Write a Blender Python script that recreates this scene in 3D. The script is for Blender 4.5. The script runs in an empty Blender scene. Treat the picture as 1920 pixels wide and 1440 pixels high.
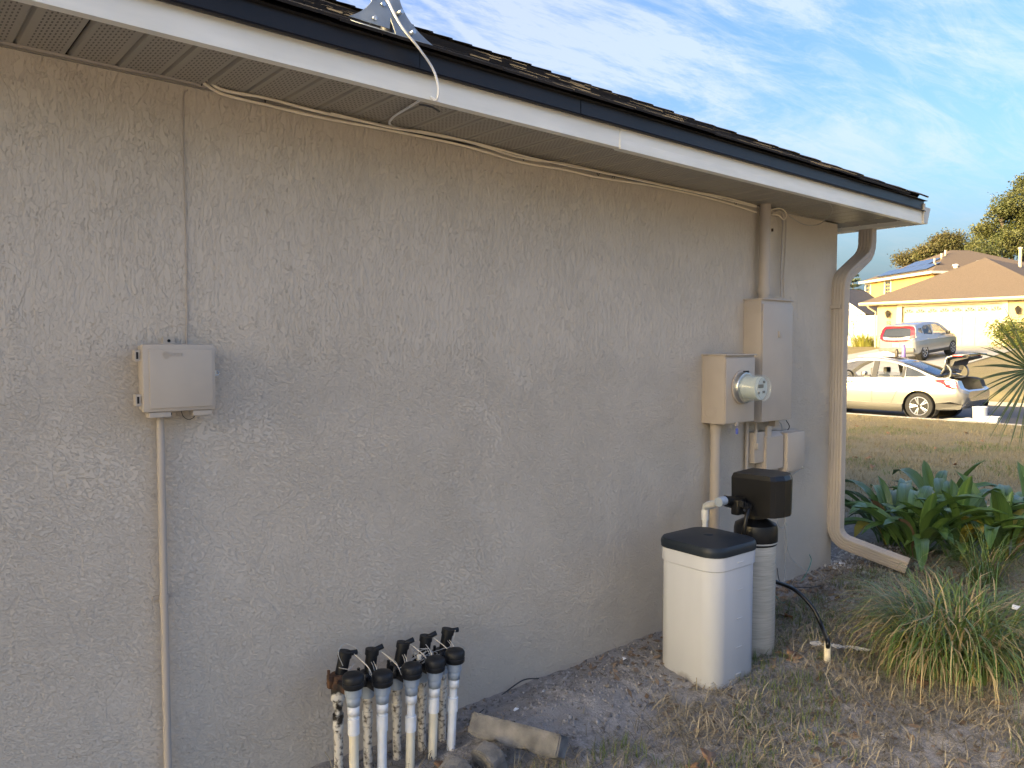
import bpy, bmesh, math, random
import numpy as np
from mathutils import Vector, Matrix, noise as mnoise
from mathutils.geometry import tessellate_polygon
random.seed(7); rng = np.random.default_rng(7)
sc = bpy.context.scene
C = sc.collection
R = math.radians

# ------------------------------------------------------------------ camera
# wall plane is y = 0, x runs along the wall towards the street, z = 0 is the soil at the wall
F = 1442.0                                   # focal length in photograph pixels (1920 wide)
YAW, PITCH = 49.5, -2.8
CAM = Vector((0.0, -2.70, 1.62))
cam = bpy.data.cameras.new('camera'); cam_o = bpy.data.objects.new('camera', cam); C.objects.link(cam_o)
cam.sensor_width = 36; cam.lens = F/1920*36; cam.clip_start = .05; cam.clip_end = 3000
cam_o.location = CAM; cam_o.rotation_euler = (R(90+PITCH), 0, R(YAW-90))
sc.camera = cam_o
_m = cam_o.rotation_euler.to_matrix()
def ray(px, py): return _m @ Vector(((px-960)/F, -(py-720)/F, -1.0))
def on_y(px, py, y): d = ray(px, py); return CAM + d*((y-CAM.y)/d.y)
def on_x(px, py, x): d = ray(px, py); return CAM + d*((x-CAM.x)/d.x)
def on_z(px, py, z): d = ray(px, py); return CAM + d*((z-CAM.z)/d.z)
def at(px, py, t): return CAM + ray(px, py)*t
# ------------------------------------------------------------------ world, sun, exposure
SUN_EL, SUN_AZ = 13.0, 14.0                  # light travels (+x, -y)
EXPOSURE = 2.12
w = bpy.data.worlds.new('World'); sc.world = w; w.use_nodes = True
nt = w.node_tree; nt.nodes.clear()
def N(t, **k):
    n = nt.nodes.new(t)
    for a, b in k.items(): setattr(n, a, b)
    return n
def L(a, b): nt.links.new(a, b)
def vmath(op, a, b=None):
    n = N('ShaderNodeVectorMath', operation=op)
    for i, v in enumerate((a, b)):
        if v is None: continue
        if isinstance(v, (tuple, list)): n.inputs[i].default_value = v
        else: L(v, n.inputs[i])
    return n
def fmath(op, a, b=None, c=None, clamp=False):
    n = N('ShaderNodeMath', operation=op, use_clamp=clamp)
    for i, v in enumerate((a, b, c)):
        if v is None: continue
        if isinstance(v, (int, float)): n.inputs[i].default_value = v
        else: L(v, n.inputs[i])
    return n.outputs[0]
sky = N('ShaderNodeTexSky', sky_type='NISHITA', sun_disc=False)
sky.sun_elevation = R(SUN_EL); sky.sun_rotation = math.atan2(-math.cos(R(SUN_AZ)), math.sin(R(SUN_AZ)))
sky.altitude = 20; sky.air_density = 1.0; sky.dust_density = 10; sky.ozone_density = 2.2
tc = N('ShaderNodeTexCoord')
sep = N('ShaderNodeSeparateXYZ'); L(tc.outputs['Generated'], sep.inputs[0])
zz = fmath('MAXIMUM', sep.outputs[2], .04)
zz = fmath('ADD', zz, .06)
px_ = fmath('DIVIDE', sep.outputs[0], zz); py_ = fmath('DIVIDE', sep.outputs[1], zz)
cmb = N('ShaderNodeCombineXYZ'); L(px_, cmb.inputs[0]); L(py_, cmb.inputs[1])
def cloud(scale, rot, stretch, detail, dist, lo, hi, loc=(0, 0, 0), rough=.6):
    mp = N('ShaderNodeMapping'); L(cmb.outputs[0], mp.inputs[0])
    mp.inputs['Rotation'].default_value = (0, 0, R(rot)); mp.inputs['Scale'].default_value = stretch; mp.inputs['Location'].default_value = loc
    no = N('ShaderNodeTexNoise'); L(mp.outputs[0], no.inputs['Vector'])
    no.inputs['Scale'].default_value = scale; no.inputs['Detail'].default_value = detail
    no.inputs['Roughness'].default_value = rough; no.inputs['Distortion'].default_value = dist
    mr = N('ShaderNodeMapRange', interpolation_type='SMOOTHSTEP'); L(no.outputs[0], mr.inputs[0])
    mr.inputs[1].default_value = lo; mr.inputs[2].default_value = hi
    return mr.outputs[0]
c1 = cloud(.85, 62, (.75, 1.5, 1), 10, .8, .44, .62, (3.1, .4, 0), .70)
c2 = cloud(.30, 40, (1.0, 1.3, 1), 4, .5, .34, .60, (.3, 2.2, 0))
c3 = cloud(3.6, 25, (.5, 2.4, 1), 9, .8, .42, .66, (7, 1, 0), .72)
cl = fmath('MULTIPLY', c1, fmath('ADD', fmath('MULTIPLY', c2, .85), .18))
cl = fmath('ADD', cl, fmath('MULTIPLY', c3, .38))
cl = fmath('ADD', cl, fmath('MULTIPLY', c2, .16))
# a vapour trail: a thin band along one great circle of the sky
da, db = ray(770, -20).normalized(), ray(940, 108).normalized()
nn = da.cross(db).normalized(); mid = (da+db).normalized()
wob = N('ShaderNodeTexNoise'); L(tc.outputs['Generated'], wob.inputs['Vector']); wob.inputs['Scale'].default_value = 40; wob.inputs['Detail'].default_value = 4
off = fmath('ABSOLUTE', fmath('ADD', vmath('DOT_PRODUCT', tc.outputs['Generated'], tuple(nn)).outputs['Value'], fmath('MULTIPLY', fmath('SUBTRACT', wob.outputs[0], .5), .012)))
tr = N('ShaderNodeMapRange', interpolation_type='SMOOTHSTEP'); L(off, tr.inputs[0]); tr.inputs[1].default_value = .008; tr.inputs[2].default_value = .001; tr.inputs[3].default_value = 0; tr.inputs[4].default_value = 1
rg = N('ShaderNodeMapRange', interpolation_type='SMOOTHSTEP'); L(vmath('DOT_PRODUCT', tc.outputs['Generated'], tuple(mid)).outputs['Value'], rg.inputs[0]); rg.inputs[1].default_value = .9915; rg.inputs[2].default_value = .9985
cl = fmath('ADD', cl, fmath('MULTIPLY', fmath('MULTIPLY', tr.outputs[0], rg.outputs[0]), .55), clamp=True)
hz = N('ShaderNodeMapRange', interpolation_type='SMOOTHSTEP'); L(sep.outputs[2], hz.inputs[0]); hz.inputs[1].default_value = .02; hz.inputs[2].default_value = .3
cl = fmath('MULTIPLY', cl, hz.outputs[0])
gm = N('ShaderNodeGamma'); L(sky.outputs[0], gm.inputs[0]); gm.inputs[1].default_value = 1.35      # hazy evening: strong glow round the low sun
hs_ = N('ShaderNodeHueSaturation'); L(gm.outputs[0], hs_.inputs['Color']); hs_.inputs['Saturation'].default_value = 1.15; hs_.inputs['Value'].default_value = 1.0; hs_.inputs['Hue'].default_value = .51
hf = N('ShaderNodeMapRange', interpolation_type='SMOOTHSTEP'); L(sep.outputs[2], hf.inputs[0]); hf.inputs[1].default_value = -.02; hf.inputs[2].default_value = .34; hf.inputs[3].default_value = 1; hf.inputs[4].default_value = 0
hz_c = vmath('SCALE', (.42, .66, .88)); L(hf.outputs[0], hz_c.inputs['Scale']); sk = vmath('ADD', hs_.outputs[0], hz_c.outputs[0])      # pale haze low in the sky, all the way round
mx = N('ShaderNodeMix', data_type='RGBA'); L(cl, mx.inputs[0]); L(sk.outputs[0], mx.inputs[6])
cc = vmath('MULTIPLY_ADD', hs_.outputs[0], (.5, .5, .5)); cc.inputs[2].default_value = (1.0, 1.02, 1.08); L(cc.outputs[0], mx.inputs[7])      # thin cloud: brighter where the sky behind it is bright
bg = N('ShaderNodeBackground'); L(mx.outputs[2], bg.inputs[0]); bg.inputs[1].default_value = .13
wo = N('ShaderNodeOutputWorld'); L(bg.outputs[0], wo.inputs[0])
sl = bpy.data.lights.new('sun', 'SUN'); so = bpy.data.objects.new('sun', sl); C.objects.link(so)
sl.energy = .7; sl.angle = R(.6); sl.color = (1, .78, .50)
_d = Vector((math.cos(R(SUN_AZ))*math.cos(R(SUN_EL)), -math.sin(R(SUN_AZ))*math.cos(R(SUN_EL)), -math.sin(R(SUN_EL))))
so.rotation_euler = _d.to_track_quat('-Z', 'Y').to_euler(); so.location = (-10, 5, 20)
sc.view_settings.view_transform = 'Standard'; sc.view_settings.look = 'None'; sc.view_settings.gamma = 1
sc.view_settings.use_curve_mapping = False; sc.view_settings.exposure = EXPOSURE

# ------------------------------------------------------------------ materials
M = {}
def pm(name, col, col2=None, scale=8., rough=.6, bump=0., bscale=60., bdist=.003, metal=0., spec=.5, island=0., detail=4, lo=.35, hi=.65, stretch=(1, 1, 1), trans=0., coat=0.):
    m = bpy.data.materials.new(name); m.use_nodes = True; t = m.node_tree; b = t.nodes['Principled BSDF']
    b.inputs['Roughness'].default_value = rough; b.inputs['Metallic'].default_value = metal
    b.inputs['Specular IOR Level'].default_value = spec; b.inputs['Coat Weight'].default_value = coat
    co = t.nodes.new('ShaderNodeTexCoord'); mp = t.nodes.new('ShaderNodeMapping'); t.links.new(co.outputs['Object'], mp.inputs[0]); mp.inputs['Scale'].default_value = stretch
    out = None
    if col2 is None: col2 = tuple(c*.86 for c in col)
    no = t.nodes.new('ShaderNodeTexNoise'); t.links.new(mp.outputs[0], no.inputs['Vector']); no.inputs['Scale'].default_value = scale; no.inputs['Detail'].default_value = detail
    mr = t.nodes.new('ShaderNodeMapRange'); t.links.new(no.outputs[0], mr.inputs[0]); mr.inputs[1].default_value = lo; mr.inputs[2].default_value = hi
    fac = mr.outputs[0]
    if island:
        g = t.nodes.new('ShaderNodeNewGeometry'); a = t.nodes.new('ShaderNodeMath'); a.operation = 'MULTIPLY_ADD'; a.use_clamp = True
        t.links.new(g.outputs['Random Per Island'], a.inputs[0]); a.inputs[1].default_value = island
        s_ = t.nodes.new('ShaderNodeMath'); s_.operation = 'MULTIPLY'; s_.inputs[1].default_value = 1-island; t.links.new(fac, s_.inputs[0]); t.links.new(s_.outputs[0], a.inputs[2]); fac = a.outputs[0]
    mix = t.nodes.new('ShaderNodeMix'); mix.data_type = 'RGBA'; t.links.new(fac, mix.inputs[0]); mix.inputs[6].default_value = (*col, 1); mix.inputs[7].default_value = (*col2, 1)
    t.links.new(mix.outputs[2], b.inputs['Base Color'])
    if bump:
        n2 = t.nodes.new('ShaderNodeTexNoise'); t.links.new(mp.outputs[0], n2.inputs['Vector']); n2.inputs['Scale'].default_value = bscale; n2.inputs['Detail'].default_value = 5
        bp = t.nodes.new('ShaderNodeBump'); bp.inputs['Strength'].default_value = bump; bp.inputs['Distance'].default_value = bdist; t.links.new(n2.outputs[0], bp.inputs['Height']); t.links.new(bp.outputs[0], b.inputs['Normal'])
    if trans:
        tb = t.nodes.new('ShaderNodeBsdfTranslucent'); t.links.new(mix.outputs[2], tb.inputs[0]); ms = t.nodes.new('ShaderNodeMixShader'); ms.inputs[0].default_value = trans
        t.links.new(b.outputs[0], ms.inputs[1]); t.links.new(tb.outputs[0], ms.inputs[2]); t.links.new(ms.outputs[0], t.nodes['Material Output'].inputs[0])
    M[name] = m; return m
def glass(name, tint, alpha, rough=.02):
    m = bpy.data.materials.new(name); m.use_nodes = True; t = m.node_tree; b = t.nodes['Principled BSDF']
    b.inputs['Base Color'].default_value = (*tint, 1); b.inputs['Roughness'].default_value = rough; b.inputs['Specular IOR Level'].default_value = .8
    tr = t.nodes.new('ShaderNodeBsdfTransparent'); ms = t.nodes.new('ShaderNodeMixShader'); ms.inputs[0].default_value = alpha
    t.links.new(tr.outputs[0], ms.inputs[1]); t.links.new(b.outputs[0], ms.inputs[2]); t.links.new(ms.outputs[0], t.nodes['Material Output'].inputs[0])
    M[name] = m; return m

# ------------------------------------------------------------------ mesh helpers
def link(name, me, mat=None, parent=None, smooth=False):
    o = bpy.data.objects.new(name, me); C.objects.link(o)
    if mat is not None:
        me.materials.clear()
        for mm in (mat if isinstance(mat, (list, tuple)) else [mat]): me.materials.append(M[mm])
    if parent is not None: o.parent = parent
    if smooth: me.polygons.foreach_set('use_smooth', [True]*len(me.polygons))
    return o
def thing(name, label, cat, loc=(0, 0, 0), rz=0., group=None):
    o = bpy.data.objects.new(name, None); C.objects.link(o); o.location = loc; o.rotation_euler = (0, 0, rz); o.empty_display_size = .1
    return tag(o, label, cat, group)
def tag(o, label=None, cat=None, group=None, kind=None):
    if label: o['label'] = label
    if cat: o['category'] = cat
    if group: o['group'] = group
    if kind: o['kind'] = kind
    return o
class MB:
    """collects shapes for ONE mesh"""
    def __init__(s): s.v = []; s.f = []; s.mi = []; s.sm = []
    def add(s, vs, fs, mi=0, sm=False):
        o = len(s.v); s.v += [tuple(p) for p in vs]; s.f += [tuple(i+o for i in f) for f in fs]; s.mi += [mi]*len(fs); s.sm += [sm]*len(fs); return s
    def box(s, c, d, rot=None, mi=0, bev=0.):
        x, y, z = (q/2 for q in d)
        if bev <= 0:
            vs = [Vector((a*x, b*y, e*z)) for a in (-1, 1) for b in (-1, 1) for e in (-1, 1)]
            fs = [(0, 1, 3, 2), (4, 6, 7, 5), (0, 4, 5, 1), (2, 3, 7, 6), (0, 2, 6, 4), (1, 5, 7, 3)]
        else:
            bm = bmesh.new(); bmesh.ops.create_cube(bm, size=1); bmesh.ops.scale(bm, vec=d, verts=bm.verts)
            bmesh.ops.bevel(bm, geom=bm.edges[:], offset=min(bev, min(d)*.49), segments=2, affect='EDGES', profile=.6)
            bm.verts.ensure_lookup_table(); vs = [v.co.copy() for v in bm.verts]; fs = [tuple(v.index for v in f.verts) for f in bm.faces]; bm.free()
        if rot is not None:
            m = rot if isinstance(rot, Matrix) else Matrix.Rotation(rot, 3, 'Z'); vs = [m @ p for p in vs]
        c = Vector(c); return s.add([p+c for p in vs], fs, mi, bev > 0)
    def tube(s, pts, r, n=8, mi=0, cap=True, sm=True):
        pts = [Vector(p) for p in pts]; rs = r if isinstance(r, (list, tuple)) else [r]*len(pts)
        k = len(pts); vs = []; T0 = (pts[1]-pts[0]).normalized()
        u = T0.orthogonal().normalized()
        for i, p in enumerate(pts):
            T = ((pts[min(i+1, k-1)]-p).normalized() + (p-pts[max(i-1, 0)]).normalized()) if 0 < i < k-1 else (pts[min(i+1, k-1)]-pts[max(i-1, 0)])
            if T.length < 1e-9: T = T0
            T.normalize(); u = (u - T*u.dot(T)).normalized(); v = T.cross(u)
            vs += [p + (u*math.cos(6.28318*j/n) + v*math.sin(6.28318*j/n))*rs[i] for j in range(n)]
        fs = [(i*n+j, i*n+(j+1) % n, (i+1)*n+(j+1) % n, (i+1)*n+j) for i in range(k-1) for j in range(n)]
        s.add(vs, fs, mi, sm)
        if cap: s.add(vs[:n], [tuple(range(n))[::-1]], mi); s.add(vs[-n:], [tuple(range(n))], mi)
        return s
    def lathe(s, prof, c=(0, 0, 0), n=20, axis=None, mi=0, sm=True):
        """prof: (radius, height) pairs, turned about z (or about axis)"""
        m = Vector((0, 0, 1)).rotation_difference(Vector(axis)).to_matrix() if axis is not None else Matrix.Identity(3)
        c = Vector(c); vs = [c + m @ Vector((r*math.cos(6.28318*j/n), r*math.sin(6.28318*j/n), h)) for r, h in prof for j in range(n)]
        k = len(prof); fs = [(i*n+j, i*n+(j+1) % n, (i+1)*n+(j+1) % n, (i+1)*n+j) for i in range(k-1) for j in range(n)]
        s.add(vs, fs, mi, sm)
        if prof[0][0] > 1e-4: s.add(vs[:n], [tuple(range(n))[::-1]], mi)
        if prof[-1][0] > 1e-4: s.add(vs[-n:], [tuple(range(n))], mi)
        return s
    def prism(s, loops, h, fn, mi=0):
        """polygon (first loop outer, others holes) in 2D, thickened; fn(u, v, w) -> 3D with w in 0..h"""
        tris = tessellate_polygon([[Vector((a, b, 0)) for a, b in lp] for lp in loops])
        flat = [p for lp in loops for p in lp]; n = len(flat)
        vs = [Vector(fn(a, b, 0)) for a, b in flat] + [Vector(fn(a, b, h)) for a, b in flat]
        fs = [tuple(t) for t in tris] + [tuple(i+n for i in reversed(t)) for t in tris]
        o = 0
        for lp in loops:
            k = len(lp); fs += [(o+i, o+(i+1) % k, n+o+(i+1) % k, n+o+i) for i in range(k)]; o += k
        return s.add(vs, fs, mi)
    def mesh(s, name, fix=True):
        me = bpy.data.meshes.new(name); me.from_pydata([tuple(p) for p in s.v], [], s.f)
        me.polygons.foreach_set('material_index', s.mi); me.polygons.foreach_set('use_smooth', s.sm)
        if fix:
            bm = bmesh.new(); bm.from_mesh(me); bmesh.ops.remove_doubles(bm, verts=bm.verts, dist=1e-5); bmesh.ops.recalc_face_normals(bm, faces=bm.faces)
            for e in bm.edges:
                if len(e.link_faces) == 2 and e.calc_face_angle(0) > .7: e.smooth = False
            bm.to_mesh(me); bm.free()
        return me
    def build(s, name, mat, parent=None, fix=True): 
        me = s.mesh(name, fix); mi = [0]*len(me.polygons); me.polygons.foreach_get('material_index', mi)
        o = link(name, me, mat, parent); me.polygons.foreach_set('material_index', mi); return o
def np_mesh(name, V, T, mat, parent=None, smooth=False):
    """big triangle/quad meshes from numpy arrays"""
    me = bpy.data.meshes.new(name); k = T.shape[1]
    me.vertices.add(len(V)); me.vertices.foreach_set('co', np.ascontiguousarray(V, dtype=np.float32).ravel())
    me.loops.add(T.size); me.loops.foreach_set('vertex_index', T.ravel().astype(np.int32))
    me.polygons.add(len(T)); me.polygons.foreach_set('loop_start', np.arange(0, T.size, k, dtype=np.int32)); me.polygons.foreach_set('loop_total', np.full(len(T), k, dtype=np.int32))
    me.update(); me.validate()
    return link(name, me, mat, parent, smooth)
def spline(pts, n=6):
    """Catmull-Rom through the points"""
    P = [Vector(p) for p in pts]; P = [P[0]*2-P[1]] + P + [P[-1]*2-P[-2]]; out = []
    for i in range(1, len(P)-2):
        a, b, c, d = P[i-1:i+3]
        for j in range(n):
            t = j/n; out.append(.5*((2*b) + (c-a)*t + (2*a-5*b+4*c-d)*t*t + (3*b-a-3*c+d)*t*t*t))
    return out + [P[-2]]
def copy_tree(o, parent=None):
    c = o.copy(); C.objects.link(c); c.parent = parent
    for ch in o.children: copy_tree(ch, c)
    return c
def text_mesh(s, size, depth):
    cu = bpy.data.curves.new('lettering', 'FONT'); cu.body = s; cu.size = size; cu.extrude = depth; cu.align_x = 'CENTER'; cu.align_y = 'CENTER'
    o = bpy.data.objects.new('lettering', cu); C.objects.link(o); dg = bpy.context.evaluated_depsgraph_get()
    me = bpy.data.meshes.new_from_object(o.evaluated_get(dg)); bpy.data.objects.remove(o); bpy.data.curves.remove(cu); return me
def boolean(o, cutters):
    for k in cutters:
        md = o.modifiers.new('cut', 'BOOLEAN'); md.operation = 'DIFFERENCE'; md.object = k; md.solver = 'EXACT'
    dg = bpy.context.evaluated_depsgraph_get(); me = bpy.data.meshes.new_from_object(o.evaluated_get(dg)); o.modifiers.clear(); o.data = me
    for k in cutters: bpy.data.objects.remove(k)

# ------------------------------------------------------------------ palette
GREIGE = (.45, .39, .325)
pm('paint', GREIGE, tuple(c*.93 for c in GREIGE), 5, .55, .08, 200)
pm('box_paint', (.46, .40, .335), (.43, .37, .31), 6, .45, .05, 150)
pm('telecom', (.475, .415, .34), (.45, .39, .32), 9, .5, .05, 200)
pm('fascia', (.84, .82, .74), (.75, .73, .65), 3, .4, .05, 40, stretch=(1, 1, 6))
pm('drip', (.013, .010, .009), (.009, .0075, .007), 4, .4, spec=.35)
pm('shingle', (.014, .013, .015), (.026, .022, .021), 30, .92, .8, 350, .004, island=.5)
pm('soffit_trim', (.31, .285, .24), None, 5, .5)
pm('gutter', (.62, .58, .51), (.46, .42, .36), 8, .4, stretch=(1, 1, .2))
pm('black_plastic', (.004, .0045, .006), (.007, .0075, .009), 12, .35, spec=.35)
pm('black_dusty', (.005, .006, .008), (.014, .015, .017), 14, .5, .1, 120, spec=.35)
pm('lid', (.010, .016, .025), (.016, .023, .033), 8, .45, .05, 200, spec=.35)
pm('white_plastic', (.55, .57, .61), (.47, .49, .53), 3, .42, .04, 25, stretch=(1, 1, .25))
pm('pvc', (.78, .80, .82), (.70, .71, .71), 20, .35)
pm('pvc_cream', (.76, .70, .54), (.70, .63, .47), 10, .4)
pm('pvc_dirty', (.62, .58, .50), (.10, .085, .07), 55, .6, lo=.50, hi=.66)
pm('pvc_gray', (.33, .38, .44), (.29, .335, .39), 14, .4)
pm('pvc_stained', (.60, .58, .53), (.02, .017, .014), 22, .5, lo=.42, hi=.52)
pm('rust', (.10, .045, .018), (.015, .012, .011), 30, .8, .3, 80)
pm('galv', (.30, .33, .345), (.22, .245, .26), 12, .5, metal=.3)
pm('steel', (.5, .52, .53), (.42, .44, .45), 12, .3, metal=.9)
pm('cable_cream', (.88, .79, .62), (.78, .69, .53), 10, .5)
pm('cable_white', (.80, .81, .83), (.72, .73, .75), 10, .4)
pm('cable_dark', (.02, .02, .022), None, 10, .5)
pm('cable_paint', (.42, .37, .32), None, 10, .55)
pm('wire_gray', (.42, .41, .38), None, 10, .5)
pm('wire_green', (.08, .26, .20), None, 10, .5)
pm('tag_blue', (.10, .13, .42), None, 10, .4)
pm('concrete_edge', (.25, .24, .225), (.09, .09, .09), 9, .92, .9, 90, .006)
pm('fibreglass', (.50, .465, .40), (.37, .34, .285), 16, .45, .35, 55, .003, stretch=(.6, .6, 9))
def add_dirt(name, z0, z1, col, scale=14):
    """splashed soil: a ragged stain that starts at the foot of the object"""
    m = M[name]; t = m.node_tree; b = t.nodes['Principled BSDF']; src = b.inputs['Base Color'].links[0].from_socket
    co = t.nodes.new('ShaderNodeTexCoord'); sp = t.nodes.new('ShaderNodeSeparateXYZ'); t.links.new(co.outputs['Object'], sp.inputs[0])
    no = t.nodes.new('ShaderNodeTexNoise'); no.inputs['Scale'].default_value = scale; no.inputs['Detail'].default_value = 6; t.links.new(co.outputs['Object'], no.inputs['Vector'])
    a = t.nodes.new('ShaderNodeMath'); a.operation = 'MULTIPLY_ADD'; t.links.new(no.outputs[0], a.inputs[0]); a.inputs[1].default_value = -(z1-z0)*2.2; t.links.new(sp.outputs[2], a.inputs[2])
    r = t.nodes.new('ShaderNodeMapRange'); t.links.new(a.outputs[0], r.inputs[0]); r.inputs[1].default_value = z0-(z1-z0)*.9; r.inputs[2].default_value = z0-(z1-z0)*1.5; r.inputs[3].default_value = 0; r.inputs[4].default_value = .75
    mx_ = t.nodes.new('ShaderNodeMix'); mx_.data_type = 'RGBA'; t.links.new(r.outputs[0], mx_.inputs[0]); t.links.new(src, mx_.inputs[6]); mx_.inputs[7].default_value = (*col, 1); t.links.new(mx_.outputs[2], b.inputs['Base Color'])
pm('tank_white', (.55, .57, .61), (.47, .49, .53), 3, .45, .05, 25, stretch=(1, 1, .25)); add_dirt('tank_white', .03, .10, (.22, .19, .16))
add_dirt('fibreglass', .04, .14, (.20, .17, .14))
def stucco():
    m = bpy.data.materials.new('stucco'); m.use_nodes = True; t = m.node_tree; b = t.nodes['Principled BSDF']; M['stucco'] = m
    def n(ty, **k):
        q = t.nodes.new(ty)
        for a, v in k.items(): setattr(q, a, v)
        return q
    def lk(a, c): t.links.new(a, c)
    def ma(op, a, c=None, d=None, cl=False):
        q = n('ShaderNodeMath', operation=op, use_clamp=cl)
        for i, v in enumerate((a, c, d)):
            if v is None: continue
            if isinstance(v, (int, float)): q.inputs[i].default_value = v
            else: lk(v, q.inputs[i])
        return q.outputs[0]
    co = n('ShaderNodeTexCoord').outputs['Object']; sp = n('ShaderNodeSeparateXYZ'); lk(co, sp.inputs[0])
    def noise(scale, detail, rough=.55, dist=0., scl=(1, 1, 1), rot=0., loc=(0, 0, 0)):
        mp = n('ShaderNodeMapping'); lk(co, mp.inputs[0]); mp.inputs['Rotation'].default_value = (0, rot, 0); mp.inputs['Location'].default_value = loc
        mp2 = n('ShaderNodeMapping'); lk(mp.outputs[0], mp2.inputs[0]); mp2.inputs['Scale'].default_value = scl
        q = n('ShaderNodeTexNoise'); lk(mp2.outputs[0], q.inputs['Vector']); q.inputs['Scale'].default_value = scale; q.inputs['Detail'].default_value = detail
        q.inputs['Roughness'].default_value = rough; q.inputs['Distortion'].default_value = dist; return q.outputs[0]
    def sstep(x, lo, hi):
        q = n('ShaderNodeMapRange', interpolation_type='SMOOTHSTEP'); lk(x, q.inputs[0]); q.inputs[1].default_value = lo; q.inputs[2].default_value = hi; return q.outputs[0]
    mask = noise(2.2, 4, .6, .8)
    # knock-down plateaus: diagonal short strokes low down, vertical drags high up
    low = noise(60, 5, .62, .3, (1.0, 1, 1.9), R(-30))
    high = noise(36, 5, .62, .45, (1.7, 1, .38))
    hsel = sstep(ma('ADD', sp.outputs[2], ma('MULTIPLY', ma('SUBTRACT', mask, .5), 1.2)), 1.35, 1.85)
    mixv = n('ShaderNodeMix'); lk(hsel, mixv.inputs[0]); lk(low, mixv.inputs[2]); lk(high, mixv.inputs[3]); v = mixv.outputs[0]
    v = ma('ADD', v, ma('MULTIPLY', ma('SUBTRACT', mask, .48), .42))
    plate = ma('ADD', ma('MULTIPLY', sstep(v, .535, .552), .8), ma('MULTIPLY', sstep(v, .44, .455), .35))
    fine = noise(95, 4, .6)
    grit = noise(320, 2)
    sw = sstep(noise(7, 2, .5, 1.4, (1, 1, .7), R(20)), .49, .51)           # long trowel edges
    amp = ma('ADD', ma('MULTIPLY', sstep(noise(2.8, 3, .6, .8, (1, 1, .8), R(35), (4, 0, 9)), .34, .56), .55), .45)
    h = ma('ADD', ma('MULTIPLY', ma('MULTIPLY', plate, .9), amp), ma('MULTIPLY', fine, .14)); h = ma('ADD', h, ma('MULTIPLY', grit, .05)); h = ma('ADD', h, ma('MULTIPLY', sw, .22))
    bp = n('ShaderNodeBump'); bp.inputs['Strength'].default_value = .9; bp.inputs['Distance'].default_value = .0062; lk(h, bp.inputs['Height']); lk(bp.outputs[0], b.inputs['Normal'])
    mix = n('ShaderNodeMix', data_type='RGBA'); lk(sstep(noise(1.7, 5, .6), .3, .7), mix.inputs[0]); mix.inputs[6].default_value = (.605, .533, .438, 1); mix.inputs[7].default_value = (.55, .483, .393, 1)
    lk(mix.outputs[2], b.inputs['Base Color']); b.inputs['Roughness'].default_value = .72; b.inputs['Specular IOR Level'].default_value = .3
stucco()
def soffit_mat():
    m = bpy.data.materials.new('soffit'); m.use_nodes = True; t = m.node_tree; b = t.nodes['Principled BSDF']; M['soffit'] = m
    co = t.nodes.new('ShaderNodeTexCoord'); sp = t.nodes.new('ShaderNodeSeparateXYZ'); t.links.new(co.outputs['Object'], sp.inputs[0])
    def ma(op, a, c=None):
        q = t.nodes.new('ShaderNodeMath'); q.operation = op
        for i, v in enumerate((a, c)):
            if v is None: continue
            if isinstance(v, (int, float)): q.inputs[i].default_value = v
            else: t.links.new(v, q.inputs[i])
        return q.outputs[0]
    # punched vent slots: rows across the panel, staggered
    row = ma('FLOOR', ma('DIVIDE', sp.outputs[0], .0115))
    u = ma('FRACT', ma('DIVIDE', sp.outputs[0], .0115)); v = ma('FRACT', ma('ADD', ma('DIVIDE', sp.outputs[1], .026), ma('MULTIPLY', row, .37)))
    a = ma('LESS_THAN', ma('ABSOLUTE', ma('SUBTRACT', u, .5)), .20); c = ma('LESS_THAN', ma('ABSOLUTE', ma('SUBTRACT', v, .5)), .27)
    k = ma('FRACT', ma('DIVIDE', ma('ADD', sp.outputs[0], .2032), .1354)); band = ma('LESS_THAN', ma('ABSOLUTE', ma('SUBTRACT', k, .5)), .33)
    edge = ma('LESS_THAN', ma('ABSOLUTE', ma('SUBTRACT', sp.outputs[1], -.22)), .195)
    f = ma('MULTIPLY', ma('MULTIPLY', a, c), ma('MULTIPLY', band, edge))
    mix = t.nodes.new('ShaderNodeMix'); mix.data_type = 'RGBA'; t.links.new(f, mix.inputs[0]); mix.inputs[6].default_value = (.34, .315, .265, 1); mix.inputs[7].default_value = (.10, .09, .08, 1)
    t.links.new(mix.outputs[2], b.inputs['Base Color']); b.inputs['Roughness'].default_value = .45
soffit_mat()

# ================================================================== the house
CX = 5.36                                     # x of the wall's far corner
EAVE_Y, EAVE_X = -.46, 5.62                   # fascia planes
SOF = 2.500; FB = 2.469                       # soffit level, fascia bottom
house = thing('house', 'greige stucco house in the foreground with white fascia and dark shingled hip roof', 'house')
mb = MB(); mb.box(((-14+CX)/2, 4.0, 1.06), (CX+14, 8, 2.86)); mb.build('wall', 'stucco', house)
# soffit: vented panels, each a piece
sof = MB().box((-8.1, -.22, SOF+.03), (12.2, .44, .02)).build('soffit', 'soffit_trim', house)
def panel_mesh(w=.402, d=.445):
    b = MB(); prof = []
    for k in range(3):
        x0 = -w/2 + k*w/3
        prof += [(x0+.001, .010), (x0+.007, .0), (x0+w/3-.007, .0), (x0+w/3-.001, .010)]
    prof = [(-w/2, .014)] + prof + [(w/2, .014)]
    vs = [(x, y, z) for x, z in prof for y in (-d, -.002)]
    b.add(vs, [(2*i, 2*i+2, 2*i+3, 2*i+1) for i in range(len(prof)-1)]); return b.mesh('soffit_panel')
pme = panel_mesh(); M_first = True
x = .519 - .406*6 + .203
while x - .2 < CX:
    o = link('soffit_panel', pme, 'soffit' if M_first else None, sof); M_first = False; o.location = (x, 0, SOF); x += .406
XS = x - .203
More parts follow.
